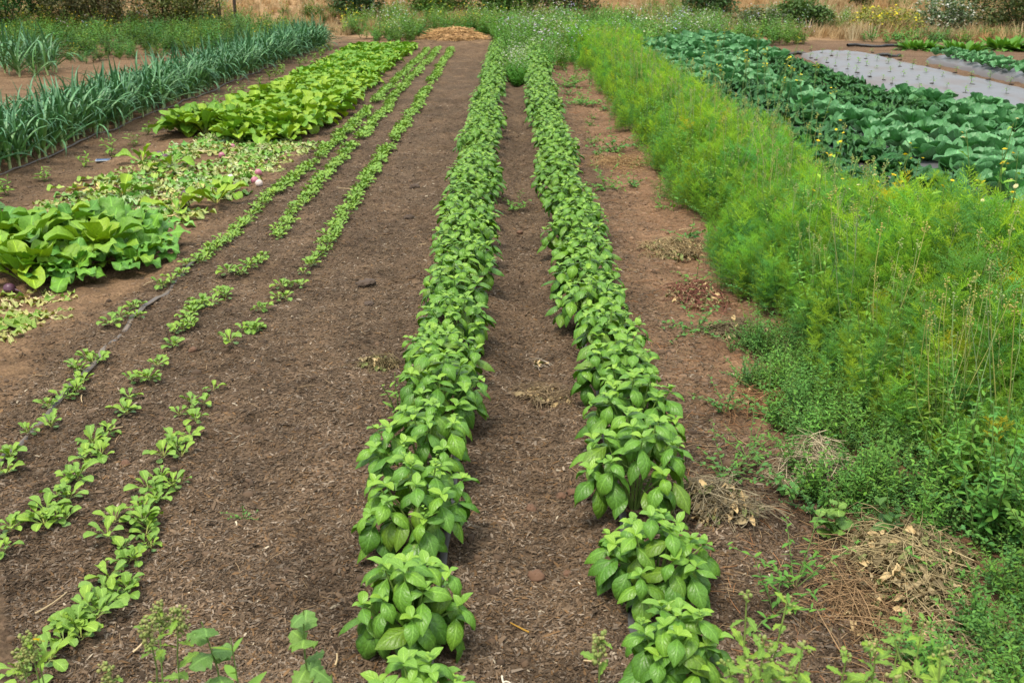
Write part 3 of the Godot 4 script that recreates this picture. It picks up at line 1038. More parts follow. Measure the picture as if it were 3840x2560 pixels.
func build_radish() -> void:
	# the clump left standing at the front
	var k := 0
	for z in [5.1, 5.32, 5.56, 5.8, 6.05]:
		for x in [-2.12, -2.32, -2.54, -2.78, -3.02, -3.26]:
			var edge: float = x + rf(-0.06, 0.06) - 0.05
			if z < 5.2 and (x > -2.2 or x < -2.9): continue
			if z > 6.0 and x > -2.3: continue
			if edge < -0.56 * z: continue
			var o := thing("radish_plant", on(edge, z + rf(-0.08, 0.08)), rf(0, TAU))
			rosette(o, "radish_old" if rng.randf() < 0.7 else "radish", M.broad, rng.randi_range(15, 18), rf(0.22, 0.28) * (1.3 if z > 5.2 and z < 5.9 and edge < -2.2 else 1.0), 0.7, 1.5, true, 0.01)
			k += 1
			var place := "front" if z < 5.4 else "middle" if z < 5.7 else "back"
			tag(o, "tall radish plant at the %s of the left clump, %s from its front" % [place, ordinal(k)], "radish", "radish plants left in the front clump")
	# the full bed behind: the nearest plants as things, the rest as a mass
	var spots := []
	var z := 9.75
	while z < 21.2:
		var x := -3.12 if z > 10.4 else -3.35
		while x < -2.05:
			spots.append([z + rf(-0.07, 0.07) + (0.35 if x < -2.9 and z < 10.2 else 0.0), x + rf(-0.05, 0.05)])
			x += 0.145
		z += 0.145
	spots.sort_custom(func(a, b): return a[0] < b[0])
	var protos := []
	var sx := []
	var sc := []
	var n := 0
	for s in spots:
		var at := on(s[1], s[0])
		var grow := 1.2 - 0.42 * smoothstep(10.2, 15.0, s[0])
		if n < 300:
			var o: Node3D
			if protos.size() < 10:
				o = thing("radish_plant", at, 0)
				rosette(o, "radish", M.broad, 12, 0.26, 0.5, 1.4, protos.size() < 6, 0.008)
				protos.append(o)
			else:
				var pi := rng.randi() % 6 if n < 60 else 6 + rng.randi() % 4
				o = copy(protos[pi], at, rf(0, TAU), rf(0.85, 1.15) * grow)
			n += 1
			tag(o, "yellow-green radish plant, %s from the front of the long bed" % ordinal(n), "radish", "radish plants in the long bed")
		else:
			sx.append(spin(at, rf(0.85, 1.15) * grow))
			sc.append(tintc(0.9, 1.25, 0.05))
	var t := Node3D.new()
	rosette(t, "radish", M.broad, 12, 0.26, 0.5, 1.4, false, 0.008)
	scatter("radish_bed", (t.get_child(0) as MeshInstance3D).mesh, M.broad, sx, sc, "far part of the long bed of bright green radish leaves")
	t.free()
	# cut leaves left where radishes were pulled
	var cx := []
	var cc := []
	var mesh := SurfaceTool.new()
	for q in 9:
		mesh.append_from(P["cut_leaf"][[0, 1, 4, 5, 1, 0, 3, 5, 2][q]], 0, lx(Vector3(rf(-0.08, 0.08), rf(0.005, 0.03), rf(-0.08, 0.08)), rf(0, TAU), rf(-0.15, 0.12), rf(-0.8, 0.8), rf(0.10, 0.19), rf(0.5, 1.0)))
	for q in 260:
		var d := rf(6.4, 9.8)
		var x := rf(-3.2, -2.0) + 0.12 * (d - 8.4)
		if x > -1.95: continue
		cx.append(spin(on(x, d), rf(0.7, 1.15)))
		cc.append(tintc(1.0, 1.6, 0.2))
	for q in 16:
		cx.append(spin(on(rf(-2.75, -2.25), rf(4.35, 4.95)), rf(0.6, 0.9)))
		cc.append(Color(1.5, 1.25, 1.2))
	scatter("cut_radish_leaves", mesh.commit(), M.broad, cx, cc, "wilting cut radish leaves strewn where the roots were pulled")
	# plants still standing among the leftovers
	var left := [[-2.1, 6.95], [-2.3, 6.7], [-2.85, 7.2], [-2.12, 7.3], [-2.85, 8.3], [-3.2, 8.6]]
	for i in left.size():
		var o := thing("radish_plant", on(left[i][0], left[i][1]), rf(0, TAU))
		rosette(o, "radish", M.broad, rng.randi_range(5, 7), rf(0.2, 0.28), 0.5, 1.3, true, 0.01)
		tag(o, "lone radish plant, %s nearest among the cut leaves behind the front clump" % ordinal(i + 1), "radish", "radish plants among the cut leaves")
	# pulled roots
	var ball := SurfaceTool.new()
	ball.append_from(lump(0.12, Color.WHITE, 31, 9, 12), 0, Transform3D(Basis().scaled(Vector3(1, 1.1, 1)), Vector3.ZERO))
	var ballm := ball.commit()
	var tail := tube([Vector3(0, -1.0, 0), Vector3(0.1, -1.6, 0.1), Vector3(0.0, -2.3, 0.3)], 0.22, 0.03, 5, Color.WHITE)
	var roots := [[-2.05, 8.0, 0], [-2.02, 7.75, 0], [-2.12, 7.55, 2], [-1.95, 7.6, 1], [-2.55, 8.75, 0], [-3.15, 8.9, 2], [-3.05, 8.75, 2], [-2.3, 6.9, 2], [-2.6, 9.3, 0], [-2.4, 7.2, 2], [-2.62, 4.95, 2], [-2.62, 4.45, 2], [-2.25, 7.9, 1]]
	var cols := [Color(0.40, 0.14, 0.19), Color(0.6, 0.5, 0.45), Color(0.09, 0.035, 0.06)]
	var words := ["pink", "pale", "dark purple"]
	var where := ["beside the bare path", "at the edge of the cut leaves", "deep in the cut leaves", "on top of the cut leaves", "near the long radish bed", "close to the seed packet", "just past the seed packet", "behind the front clump", "at the foot of the long bed", "among the lone radish plants", "under the front clump", "by the fallen green leaf", "between two lone radish plants"]
	for i in roots.size():
		var r: Array = roots[i]
		var o := thing("radish_root", on(r[0], r[1], 0.025), rf(0, TAU))
		o.rotation.x = rf(0.8, 1.6)
		o.scale = Vector3.ONE * rf(0.023, 0.032)
		var m := plain_mat(0.45, (cols[r[2]] as Color).linear_to_srgb())
		part(o, "bulb", ballm, m)
		part(o, "root_tail", tail, m)
		tag(o, "pulled %s radish lying %s" % [words[r[2]], where[i]], "radish", "pulled radish roots")
	# fallen leaves by the clump
	var fl := solo("fallen_leaf", leaf([0.03, 0.1, 0.3, 0.38, 0.33, 0.1], {"c0": Color(0.25, 0.4, 0.05), "cup": 0.2, "droop": 0.4}), M.broad, on(-2.42, 4.45, 0.03), 1.2)
	fl.scale = Vector3.ONE * 0.16
	tag(fl, "single bright green fallen leaf at the left edge of the mulch", "leaf")
	var yl := solo("fallen_leaf", leaf([0.03, 0.2, 0.3, 0.2, 0.05], {"c0": Color(0.7, 0.55, 0.13), "cup": 0.3, "droop": 0.9}), M.broad, on(-2.5, 4.28, 0.02), 0.4)
	yl.scale = Vector3.ONE * 0.09
	tag(yl, "small yellow fallen leaf beside a dark radish at left edge", "leaf")
	# big leaf reaching in from the left
	var big := thing("dock_plant", on(-3.72, 6.55), 0.0)
	for q in 4:
		part(big, "leaf", leaf([0.02, 0.09, 0.14, 0.15, 0.12, 0.01], {"c0": Color(0.09, 0.24, 0.05), "cup": 0.3, "droop": 0.7, "wave": 0.1}), M.broad, lx(Vector3(0, 0.06, 0), [1.4, 1.7, -0.6, 3.0][q], [0.55, 0.35, 0.6, 0.6][q], 0, 0.38))
	tag(big, "broad-leaved dark green weed reaching in beside the radish clump", "weed")
	# a printed seed packet on the soil
	var pk := thing("seed_packet", on(-3.66, 8.9, 0.012), 0.25)
	var box := BoxMesh.new()
	box.size = Vector3(0.125, 0.008, 0.085)
	part(pk, "paper", box, plain_mat(0.5, Color(0.75, 0.78, 0.8), false))
	var im := Image.create(64, 48, false, Image.FORMAT_RGB8)
	for y in 48:
		for x in 64:
			var w := nz.get_noise_2d(x * 0.12, y * 0.3)
			var c := Color(0.08, 0.12, 0.22).lerp(Color(0.25, 0.5, 0.8), smoothstep(0.4, 1.0, y / 48.0))
			if w > 0.18 and y < 34: c = c.lerp(Color(0.75, 0.78, 0.8), 0.7)
			im.set_pixel(x, y, c)
	var pm := plain_mat(0.4, Color.WHITE, false)
	pm.albedo_texture = ImageTexture.create_from_image(im)
	var face := PlaneMesh.new()
	face.size = Vector2(0.115, 0.075)
	part(pk, "printed_face", face, pm, Transform3D(Basis(), Vector3(0, 0.0065, 0)))
	tag(pk, "crumpled blue printed seed packet lying on the soil", "seed packet")

func leek_mesh() -> ArrayMesh:
	var st := SurfaceTool.new()
	var fan := rf(0, PI)
	for k in 12:
		var s := 1.0 if k % 2 == 0 else -1.0
		var el := 0.6 + 0.075 * k + rf(-0.25, 0.25)
		var az := fan + (0.0 if s > 0 else PI) + rf(-0.45, 0.45)
		st.append_from(pick("leek"), 0, lx(Vector3(0, 0.05 + 0.012 * k, 0), az, el, rf(-0.3, 0.3), rf(0.38, 0.64)))
	return st.commit()

func build_leeks() -> void:
	var meshes := []
	for k in 7: meshes.append(leek_mesh())
	var shank := tube([Vector3.ZERO, Vector3(0, 0.08, 0), Vector3(0, 0.19, 0)], 0.014, 0.017, 7, Color(0.36, 0.44, 0.18), Color(0.15, 0.27, 0.1))
	var protos := []
	var spots := []
	for row in 4:
		var d := 6.4 + 0.05 * row
		while d < 22.3:
			var x := -4.2 - 0.15 * row - 0.22 * (1.0 - smoothstep(6.5, 9.0, d)) * (0.4 + 0.0 * row) + 0.2 * smoothstep(12.0, 22.0, d)
			if x > -0.57 * d - 0.2: spots.append([d + rf(-0.03, 0.03), x + rf(-0.05, 0.05), row])
			d += 0.125
	spots.sort_custom(func(a, b): return a[0] + a[2] * 1.0 < b[0] + b[2] * 1.0)
	var n := 0
	var sx := [[], []]
	var sc := [[], []]
	for s in spots:
		var at := on(s[1], s[0])
		if n < 290:
			var o: Node3D
			if protos.size() < 7:
				o = thing("leek_plant", at, 0)
				o.scale = Vector3.ONE * 0.86
				part(o, "shank", shank, M.strap)
				part(o, "leaves", meshes[protos.size()], M.strap, Transform3D(), "stuff")
				protos.append(o)
			else:
				o = copy(protos[rng.randi() % 7], at, rf(0, TAU), rf(0.7, 0.95))
			n += 1
			var row := ["front", "second", "third", "back"][s[2]] as String
			tag(o, "blue-green leek, %s counted from the near end, in the %s line of the bed" % [ordinal(n), row], "leek", "leeks in the long bed")
		else:
			var q := rng.randi() % 2
			sx[q].append(spin(at, rf(0.7, 0.98)))
			sc[q].append(tintc(0.9, 1.15))
	for q in 2:
		var st := SurfaceTool.new()
		st.append_from(meshes[q * 3], 0, Transform3D())
		st.append_from(shank, 0, Transform3D())
		scatter("leek_bed", st.commit(), M.strap, sx[q], sc[q], "far part of the blue-green leek bed" if q == 0 else "back lines of the blue-green leek bed")
	# a second, broken stand of leeks farther left
	n = 0
	for k in 22:
		var x := -6.8 - rf(0, 1.9)
		var d := 15.2 + rf(0, 1.6) - (x + 7.5) * 0.5
		var o := copy(protos[rng.randi() % 7], on(x, d), rf(0, TAU), rf(0.85, 1.1))
		n += 1
		tag(o, "leek in the broken stand behind the long leek bed, %s of that stand" % ordinal(n), "leek", "leeks in the broken stand")
	var pts := []
	var d := 6.0
	while d < 18.0:
		pts.append(on(-4.14 + 0.03 * sin(d) - 0.16 * (1.0 - smoothstep(6.5, 9.0, d)) + 0.2 * smoothstep(12.0, 22.0, d), d, 0.012))
		d += 0.15
	tag(solo("drip_tape", ribbon(pts, 0.011, 0.9), M.pipe), "black drip tape along the front of the leek bed", "drip tape", "drip irrigation lines")
	# small weeds in the furrow
	n = 0
	var d2 := 6.2
	while d2 < 21.0:
		d2 += rf(0.4, 0.75)
		var x := -3.72 + rf(-0.12, 0.12)
		var o := weed("furrow_weed", on(x, d2), {"stems": 3, "h": rf(0.12, 0.2), "lean": 0.6, "leaves": 7, "leaf": "lance_pale", "l0": 0.05, "l1": 0.09, "apart": d2 < 9.5, "mat": M.plain})
		n += 1
		tag(o, "small upright weed in the furrow before the leeks, %s from the front" % ordinal(n), "weed", "weeds in the furrow by the leeks")

func build_cabbages() -> void:
	var sav := []
	var smo := []
	for k in 5:
		var o := thing("savoy_cabbage", Vector3.ZERO, 0)
		rosette(o, "savoy", M.savoy, 24, 0.23, 0.2, 1.4, true, 0.03)
		sav.append(o)
	for k in 5:
		var o := thing("cabbage", Vector3.ZERO, 0)
		rosette(o, "cabbage", M.cabbage, 18, 0.26, 0.2, 1.4, true, 0.03)
		smo.append(o)
	var used := {}
	var lines := [[2.15, 5.0, true], [2.55, 4.6, true], [2.98, 5.0, true], [3.45, 5.8, false], [3.95, 6.6, false], [4.42, 8.0, false], [4.8, 8.2, false], [5.2, 8.8, false]]
	var words := ["first", "second", "third", "fourth", "fifth", "sixth", "seventh", "eighth"]
	for li in lines.size():
		var d: float = lines[li][1]
		var n := 0
		while d < 21.2:
			d += rf(0.36, 0.44) if lines[li][2] else rf(0.42, 0.52)
			var x: float = lines[li][0] + rf(-0.06, 0.06)
			if x > 0.56 * d + 0.2 or (li == 6 and d > 12.8) or (li == 7 and d > 11.3): continue
			if li == 4 and d > 10.5 and d < 17.0: x -= 0.1
			var savoy: bool = (lines[li][2] and d < 13.5) or (li in [4, 5] and d > 10.0 and d < 17.0) or (li == 2 and rng.randf() < 0.25)
			var set_: Array = sav if savoy else smo
			var pi := rng.randi() % 5
			var at := on(x, d, 0.06)
			var o: Node3D
			var size := rf(0.85, 1.12) * (1.25 if d > 18.5 and not savoy else 1.0)
			var key := "%s%d" % [savoy, pi]
			if not used.has(key):
				used[key] = true
				o = set_[pi]
				o.position = at
				o.rotation.y = rf(0, TAU)
			else:
				o = copy(set_[pi], at, rf(0, TAU), size)
			n += 1
			tag(o, "%s cabbage, %s from the near end, %s line from the dill" % ["crinkled dark green savoy" if savoy else "smooth blue-green", ordinal(n), words[li]], "cabbage", "cabbages beyond the dill")
	for s in sav: if not s.has_meta("label"): s.free()
	for s in smo: if not s.has_meta("label"): s.free()

func build_film_seedlings() -> void:
	var protos := []
	var lines := [5.15, 5.65, 6.15, 6.65]
	var words := ["nearest the cabbages", "second from the cabbages", "third from the cabbages", "farthest from the cabbages"]
	var disc := lump(0.4, Color(0.05, 0.035, 0.025), 71, 5, 7)
	for li in 4:
		var d: float = 8.0 + li * 0.9 + rf(0, 0.4)
		var n := 0
		while d < 18.8:
			d += rf(0.44, 0.56)
			if rng.randf() < 0.1: continue
			var x: float = lines[li] -0.04 * li * smoothstep(13.0, 19.0, d) + rf(-0.03, 0.03)
			var at := on(x, d)
			at.y = H(x, -d) * 0.4 + 0.11
			var o: Node3D
			if protos.size() < 6:
				o = thing("pepper_seedling", at, 0)
				var ss := SurfaceTool.new()
				var h := rf(0.08, 0.12)
				ss.append_from(tube([Vector3.ZERO, Vector3(0.005, h * 0.5, 0), Vector3(0, h, 0.01)], 0.004, 0.002, 5, Color(0.15, 0.25, 0.07)), 0, Transform3D())
				part(o, "stem", ss.commit(), M.plain)
				part(o, "planting_hole", disc, M.clod, Transform3D(Basis().scaled(Vector3(0.05, 0.012, 0.035)), Vector3(0.02, 0.0, 0.01)))
				for k in 9: part(o, "leaf", pick("pepper"), M.plain, lx(Vector3(0, h * (0.35 + 0.08 * k), 0), k * 2.4, rf(0.0, 0.5), 0, rf(0.06, 0.085)))
				protos.append(o)
			else:
				o = copy(protos[rng.randi() % 6], at, rf(0, TAU), rf(0.6, 0.95))
			n += 1
			tag(o, "small pepper seedling, %s from the near end of the line %s" % [ordinal(n), words[li]], "seedling", "pepper seedlings on the grey film")
	var fp := []
	for li in 3:
		var d := 12.6
		var n := 0
		while d < 17.8:
			d += rf(0.3, 0.4)
			var x := 7.48 + li * 0.22 + rf(-0.05, 0.05)
			if x > 0.56 * d + 0.3: continue
			var at := on(x, d)
			at.y = H(x, -d) * 0.4 + 0.11
			var o: Node3D
			if fp.size() < 4:
				o = thing("young_kale", at, 0)
				rosette(o, "cabbage", M.cabbage, 8, 0.16, 0.5, 1.2, false, 0.01)
				fp.append(o)
			else: o = copy(fp[rng.randi() % 4], at, rf(0, TAU), rf(0.85, 1.2))
			n += 1
			tag(o, "young kale plant on the far film, %s from the near end, %s line" % [ordinal(n), ["near", "middle", "far"][li]], "kale", "young kale on the far film")

func build_dill() -> void:
	var vars := []
	for k in 6:
		var warm := k % 3
		var c0 := [Color(0.13, 0.30, 0.06), Color(0.20, 0.36, 0.05), Color(0.11, 0.29, 0.11)][warm] as Color
		var c1 := [Color(0.28, 0.55, 0.06), Color(0.40, 0.60, 0.06), Color(0.19, 0.46, 0.11)][warm] as Color
		vars.append(dill_mesh(0.6, c0, c1, 17))
	var xs := [[], [], [], [], [], []]
	var cs := [[], [], [], [], [], []]
	for k in 5400:
		var d := 2.35 * pow(22.5 / 2.35, pow(rng.randf(), 0.85))
		var left := 1.22 + 0.3 * nz.get_noise_1d(d * 1.2) + maxf(0.0, 4.2 - d) * 0.09 - 0.75 * smoothstep(16.0, 21.0, d)
		var right := 1.88 + 0.5 * smoothstep(5.2, 3.8, d) + 0.5 * smoothstep(15.0, 20.0, d)
		var x := rf(left, right)
		if x > 0.56 * d + 0.25: continue
		var hh := lerpf(0.38, 0.95, clampf((x - left) / 0.55, 0, 1)) * rf(0.7, 1.05) * (1.0 + 0.14 * nz.get_noise_2d(x * 1.5, d * 1.2)) * (0.84 + 0.22 * smoothstep(5.6, 4.2, d))
		if d < 4.0: hh *= lerpf(0.55, 1.0, (d - 2.35) / 1.65)
		var v := rng.randi() % 6
		xs[v].append(spin(on(x, d), hh, 0.28))
		var patch := nz.get_noise_2d(x * 0.9, d * 0.7)
		var c := tintc(0.55, 1.3)
		c = Color(c.r * (1.0 + 0.25 * patch), c.g, c.b * (1.0 - 0.4 * patch))
		if rng.randf() < 0.012: c = Color(1.6, 0.9, 0.7)
		cs[v].append(c)
	var names := ["feathery green dill of the wide strip right of the bare path", "yellowish dill mixed into the strip", "bluish dill mixed into the strip", "tall green dill in the strip", "yellow-green dill tops in the strip", "dark dill in the strip"]
	for v in 6: scatter("dill", vars[v], M.dill, xs[v], cs[v], names[v])
	# leafy weeds growing through the dill
	var wv := []
	wv.append(weed_mesh({"stems": 5, "h": 0.45, "lean": 0.35, "leaves": 22, "leaf": "lance", "l0": 0.03, "l1": 0.055}))
	wv.append(weed_mesh({"stems": 4, "h": 0.6, "lean": 0.25, "leaves": 20, "leaf": "lance_pale", "l0": 0.025, "l1": 0.06}))
	wv.append(weed_mesh({"stems": 6, "h": 0.3, "lean": 0.9, "leaves": 24, "leaf": "oval", "l0": 0.018, "l1": 0.03}))
	wv.append(weed_mesh({"stems": 2, "h": 0.72, "lean": 0.18, "leaves": 9, "leaf": "lance_pale", "l0": 0.015, "l1": 0.035, "flower": "bud", "flowers": 12, "fs": 0.004, "fr": 0.012, "fl": 4.0, "r": 0.0028, "stem": Color(0.30, 0.36, 0.13)}))
	var wx := [[], [], [], []]
	var wc := [[], [], [], []]
	for k in 330:
		var d := 2.9 * pow(19.0 / 2.9, rng.randf())
		var x := rf(1.4, 2.0)
		if x > 0.56 * d + 0.2: continue
		wx[3].append(spin(on(x, d), rf(0.6, 1.0), 0.3))
		wc[3].append(tintc(0.8, 1.4, 0.2))
	for k in 480:
		var d := 2.2 * pow(21.0 / 2.2, rng.randf())
		var x := rf(1.25 + maxf(0.0, 4.0 - d) * 0.1, 2.05)
		if x > 0.56 * d + 0.2: continue
		var v := [0, 2, 0, 2, 0, 1][rng.randi() % 6] as int
		wx[v].append(spin(on(x, d), rf(0.6, 1.05), 0.35))
		wc[v].append(tintc(0.7, 1.2, 0.15))
	# low carpet at the near right
	for k in 1300:
		var d := rf(1.75, 4.2)
		var x := rf(0.95, 2.0)
		var edge := 0.98 + 0.25 * nz.get_noise_1d(d * 3.0) + 0.35 * exp(-pow((d - 2.35) / 0.3, 2.0))
		if x < edge or x > 0.56 * d + 0.25 or (d > 2.7 and x > edge + 0.25 + 0.2 * rng.randf() and rng.randf() < 0.85): continue
		wx[2 if rng.randf() < 0.65 else 0].append(spin(on(x, d), rf(0.28, 0.55) + 0.3 * smoothstep(0.15, 0.5, x - edge) * smoothstep(3.4, 2.4, d), 0.6))
		wc[2].append(tintc(0.7, 1.25, 0.1))
		wc[0].append(tintc(0.7, 1.25, 0.1))
	for v in 4:
		wc[v] = wc[v].slice(0, wx[v].size())
		scatter("weed_undergrowth", wv[v], M.plain, wx[v], wc[v], ["leafy weeds growing through the dill", "taller seeding weeds growing through the dill", "low oval-leaved weeds carpeting the edge of the dill", "thin pale stalks with seed heads standing in the dill"][v])
	# taller weeds one can point to
	var mint := weed("mint_plant", on(1.62, 3.75), {"stems": 3, "h": 0.42, "lean": 0.2, "leaves": 13, "leaf": "basil_old", "l0": 0.05, "l1": 0.10, "apart": true, "mat": M.basil, "r": 0.004})
	tag(mint, "dark leafy mint plant standing out among the dill", "mint")
	var thistles := [[2.12, 4.25, 0.85], [2.05, 4.0, 0.8], [1.9, 4.75, 0.75], [2.0, 5.1, 0.75], [1.75, 4.9, 0.7], [1.62, 5.2, 0.7], [1.9, 5.9, 0.75], [2.2, 4.4, 0.95], [1.85, 4.2, 0.75], [2.3, 4.55, 0.8]]
	for i in thistles.size():
		var s: Array = thistles[i]
		var o := weed("sow_thistle", on(s[0], s[1]), {"stems": 3, "h": s[2], "lean": 0.18, "leaves": 6, "leaf": "toothed", "l0": 0.04, "l1": 0.12, "flower": "yellow_head" if i % 3 != 1 else "cream_head", "flowers": 2, "fs": 0.012, "fr": 0.035, "r": 0.003, "flower_parts": true, "apart": true})
		tag(o, "tall sow thistle with %s flower heads, %s counting along the far side of the dill" % ["yellow" if i % 3 != 1 else "cream", ordinal(i + 1)], "weed", "flowering thistles in the dill")
	var must := [[2.35, 7.9, 1.0], [2.2, 8.6, 1.05], [2.5, 9.4, 1.1], [2.15, 9.6, 0.9], [2.6, 10.6, 1.1], [2.3, 11.2, 1.0], [2.45, 12.4, 1.0]]
	for i in must.size():
		var s: Array = must[i]
		var o := weed("mustard_plant", on(s[0], s[1]), {"stems": 3, "h": s[2] * 0.9, "lean": 0.35, "leaves": 3, "leaf": "lance_pale", "l0": 0.03, "l1": 0.06, "flower": "yellow_flower", "flowers": 6, "fs": 0.011, "fr": 0.025, "r": 0.0028, "stem": Color(0.22, 0.3, 0.10)})
		tag(o, "thin mustard stalks with yellow flowers before the cabbages, %s nearest" % ordinal(i + 1), "mustard", "mustard stalks before the cabbages")

func shrub(called: String, at: Vector3, h: float, r: float, c: Color, kind: String, lsize: float, n: int, label: String, flower := "", nfl := 0) -> void:
	var o := thing(called, at, rf(0, TAU))
	var st := SurfaceTool.new()
	var sw := SurfaceTool.new()
	var sf := SurfaceTool.new()
	var src: ArrayMesh = leaf([0.04, 0.26, 0.02], {"cols": 3, "c0": c, "cup": 0.2, "droop": 0.6})
	var src2: ArrayMesh = leaf([0.04, 0.26, 0.02], {"cols": 3, "c0": c * 1.6, "cup": 0.2, "droop": 0.9})
	var lobes := []
	for k in 13:
		var az := k * 2.4
		var f := sqrt((k + 0.5) / 13.0)
		var p := Vector3(sin(az) * r * 0.8 * f, h * rf(0.3, 0.85) * (1.0 - 0.35 * f), cos(az) * r * 0.8 * f)
		lobes.append([p, r * rf(0.28, 0.45)])
		sw.append_from(tube([Vector3(sin(az), 0, cos(az)) * 0.05, p * 0.5 + Vector3(rf(-0.05, 0.05), 0, 0), p + Vector3(0, r * 0.2, 0)], 0.02, 0.006, 5, Color(0.11, 0.08, 0.05)), 0, Transform3D())
	for k in n * 2:
		var l: Array = lobes[rng.randi() % 13]
		var d := Vector3(rf(-1, 1), rf(-1, 1), rf(-1, 1))
		if d.length() > 1.0: d = d.normalized()
		d = d.normalized() * pow(d.length(), 0.5)
		var p: Vector3 = l[0] + d * l[1] * Vector3(1, 1.15, 1)
		if p.y < 0.03: p.y = rf(0.03, 0.2)
		st.append_from(src if rng.randf() < 0.6 else src2, 0, lx(p, rf(0, TAU), rf(-0.5, 1.1), rf(-0.6, 0.6), lsize * rf(0.6, 1.3)))
	part(o, "branch", sw.commit(), M.dry)
	part(o, "foliage", st.commit(), M.plain, Transform3D(), "stuff")
	if nfl > 0:
		for k in nfl:
			var l: Array = lobes[rng.randi() % 13]
			var d := Vector3(rf(-1, 1), rf(-0.2, 1), rf(-1, 1)).normalized()
			sf.append_from(pick(flower), 0, lx(l[0] + d * l[1] * rf(1.0, 1.25), rf(0, TAU), rf(-0.3, 1.0), 0, rf(0.02, 0.035)))
		part(o, "flowers", sf.commit(), M.plain, Transform3D(), "stuff")
	tag(o, label, "shrub")

func build_background() -> void:
	# dry grass on the bank
	var t1 := tuft_mesh(26, 0.42, 0.3, Color(0.32, 0.20, 0.10), Color(0.54, 0.38, 0.22), 0.006)
	var t2 := tuft_mesh(22, 0.6, 0.35, Color(0.36, 0.25, 0.13), Color(0.58, 0.44, 0.28), 0.005)
	var xs := [[], []]
	var cs := [[], []]
	for k in 15000:
		var d := rf(23.0, 40.0)
		var x := rf(-24, 24)
		var n := nz.get_noise_2d(x * 0.5, d * 0.6)
		var start := 25.6 + n * 1.5 - clampf((x - 4.0) * 0.5, 0.0, 3.2)
		if d < start: continue
		var v := 0 if rng.randf() < 0.6 else 1
		xs[v].append(spin(on(x, d), rf(0.5, 1.15) * (1.0 if x > 3.0 else 0.75), 0.5))
		var c := tintc(0.75, 1.25)
		cs[v].append(Color(c.r * (1.0 + 0.15 * n), c.g * (1.0 - 0.1 * n), c.b * (0.9 - 0.3 * n)))
	scatter("dry_grass", t1, M.dry, xs[0], cs[0], "short straw-coloured dry grass on the bank")
	scatter("dry_grass", t2, M.dry, xs[1], cs[1], "taller pale dry grass along the foot of the bank")
	# green weeds and wildflowers in a band behind the beds
	var wv := [
		weed_mesh({"stems": 7, "h": 0.5, "lean": 0.5, "leaves": 16, "leaf": "lance", "l0": 0.05, "l1": 0.1}),
		weed_mesh({"stems": 6, "h": 0.6, "lean": 0.45, "leaves": 14, "leaf": "lance_pale", "l0": 0.05, "l1": 0.1, "flower": "yellow_flower", "flowers": 2, "fs": 0.016, "fr": 0.06}),
		weed_mesh({"stems": 6, "h": 0.65, "lean": 0.45, "leaves": 12, "leaf": "lance_pale", "l0": 0.05, "l1": 0.12, "flower": "white_flower", "flowers": 5, "fs": 0.014, "fr": 0.09}),
		weed_mesh({"stems": 6, "h": 0.6, "lean": 0.45, "leaves": 12, "leaf": "lance", "l0": 0.05, "l1": 0.12, "flower": "lilac_flower", "flowers": 5, "fs": 0.015, "fr": 0.09}),
		weed_mesh({"stems": 5, "h": 0.3, "lean": 0.8, "leaves": 14, "leaf": "oval", "l0": 0.04, "l1": 0.08})]
	var wx := [[], [], [], [], []]
	var wc := [[], [], [], [], []]
	for k in 11000:
		var x := rf(-17, 13)
		var d := rf(13.0, 31.0)
		var n := nz.get_noise_2d(x * 0.35, d * 0.45)
		var v := -1
		var s := rf(0.6, 1.2)
		if x < -4.9:
			var front := 18.6 + (x + 5.6) * 0.35 + n * 1.2
			if d > front and d < 27.0 + n: v = [0, 4, 0, 3, 0, 4, 0, 0, 0, 4, 1][rng.randi() % 11]
			if v == 3 and (x > -9.0 or n < 0.0): v = 0
			if d < front + 1.2: s *= 0.6
			if rng.randf() < 0.35: v = -1
		elif x < -0.3:
			if d > 22.6 + n and d < 27.0: v = [0, 1, 2, 0, 4, 0, 4][rng.randi() % 7]
			if x > -5.0 and x < -3.0 and n < 0.1: v = -1
			if x > -2.2 and x < -0.5 and d < 24.6: v = -1
		elif x < 3.2:
			if d > 18.6 + maxf(0.0, x - 1.4) * 0.4 and d < 27.5: v = [0, 2, 4, 0, 3, 0, 0, 4, 0][rng.randi() % 9]
			if x > 1.4 and v in [2, 3] and rng.randf() < 0.6: v = 0
			s *= 1.1
		elif x < 6.4:
			if d > 22.0 and d < 28.0 and n > -0.25: v = [0, 4, 2, 0, 0, 4, 0, 3][rng.randi() % 8]
		elif d > 22.0 and d < 24.2 and n > 0.25: v = 4
		if v < 0 and d > 25.5 and n > 0.12 and rng.randf() < 0.5: v = [0, 4, 0, 2][rng.randi() % 4]
		if v < 0: continue
		wx[v].append(spin(on(x, d), s, 0.2))
		wc[v].append(tintc(0.7, 1.3, 0.18) if x > -4.9 else tintc(0.4, 1.05, 0.25))
	# greens crowding the end of the basil rows
	for k in 150:
		var d := rf(14.6, 19.5)
		var x := rf(-0.1, 0.9) if d > 16.5 else rf(-0.02, 0.2)
		wx[0 if rng.randf() < 0.7 else 2].append(spin(on(x, d), rf(0.4, 0.75), 0.3))
		wc[0].append(Color(0.8, 1.05, 0.8))
		wc[2].append(Color(1, 1, 1))
	var labels := ["green leafy weeds in the band behind the beds", "yellow-flowered weeds in the band behind the beds", "white-flowered weeds at the end of the basil rows", "lilac-flowered weeds behind the beds", "low green weeds at the foot of the band"]
	for v in 5:
		wc[v] = wc[v].slice(0, wx[v].size())
		scatter("wild_weeds", wv[v], M.plain, wx[v], wc[v], labels[v])
	# shrubs one can point to
	shrub("shrub", on(-4.2, 28.6), 1.6, 0.8, Color(0.06, 0.11, 0.045), "lance", 0.11, 2600, "dark grey-green shrub at the foot of the dry bank beyond the radish bed")
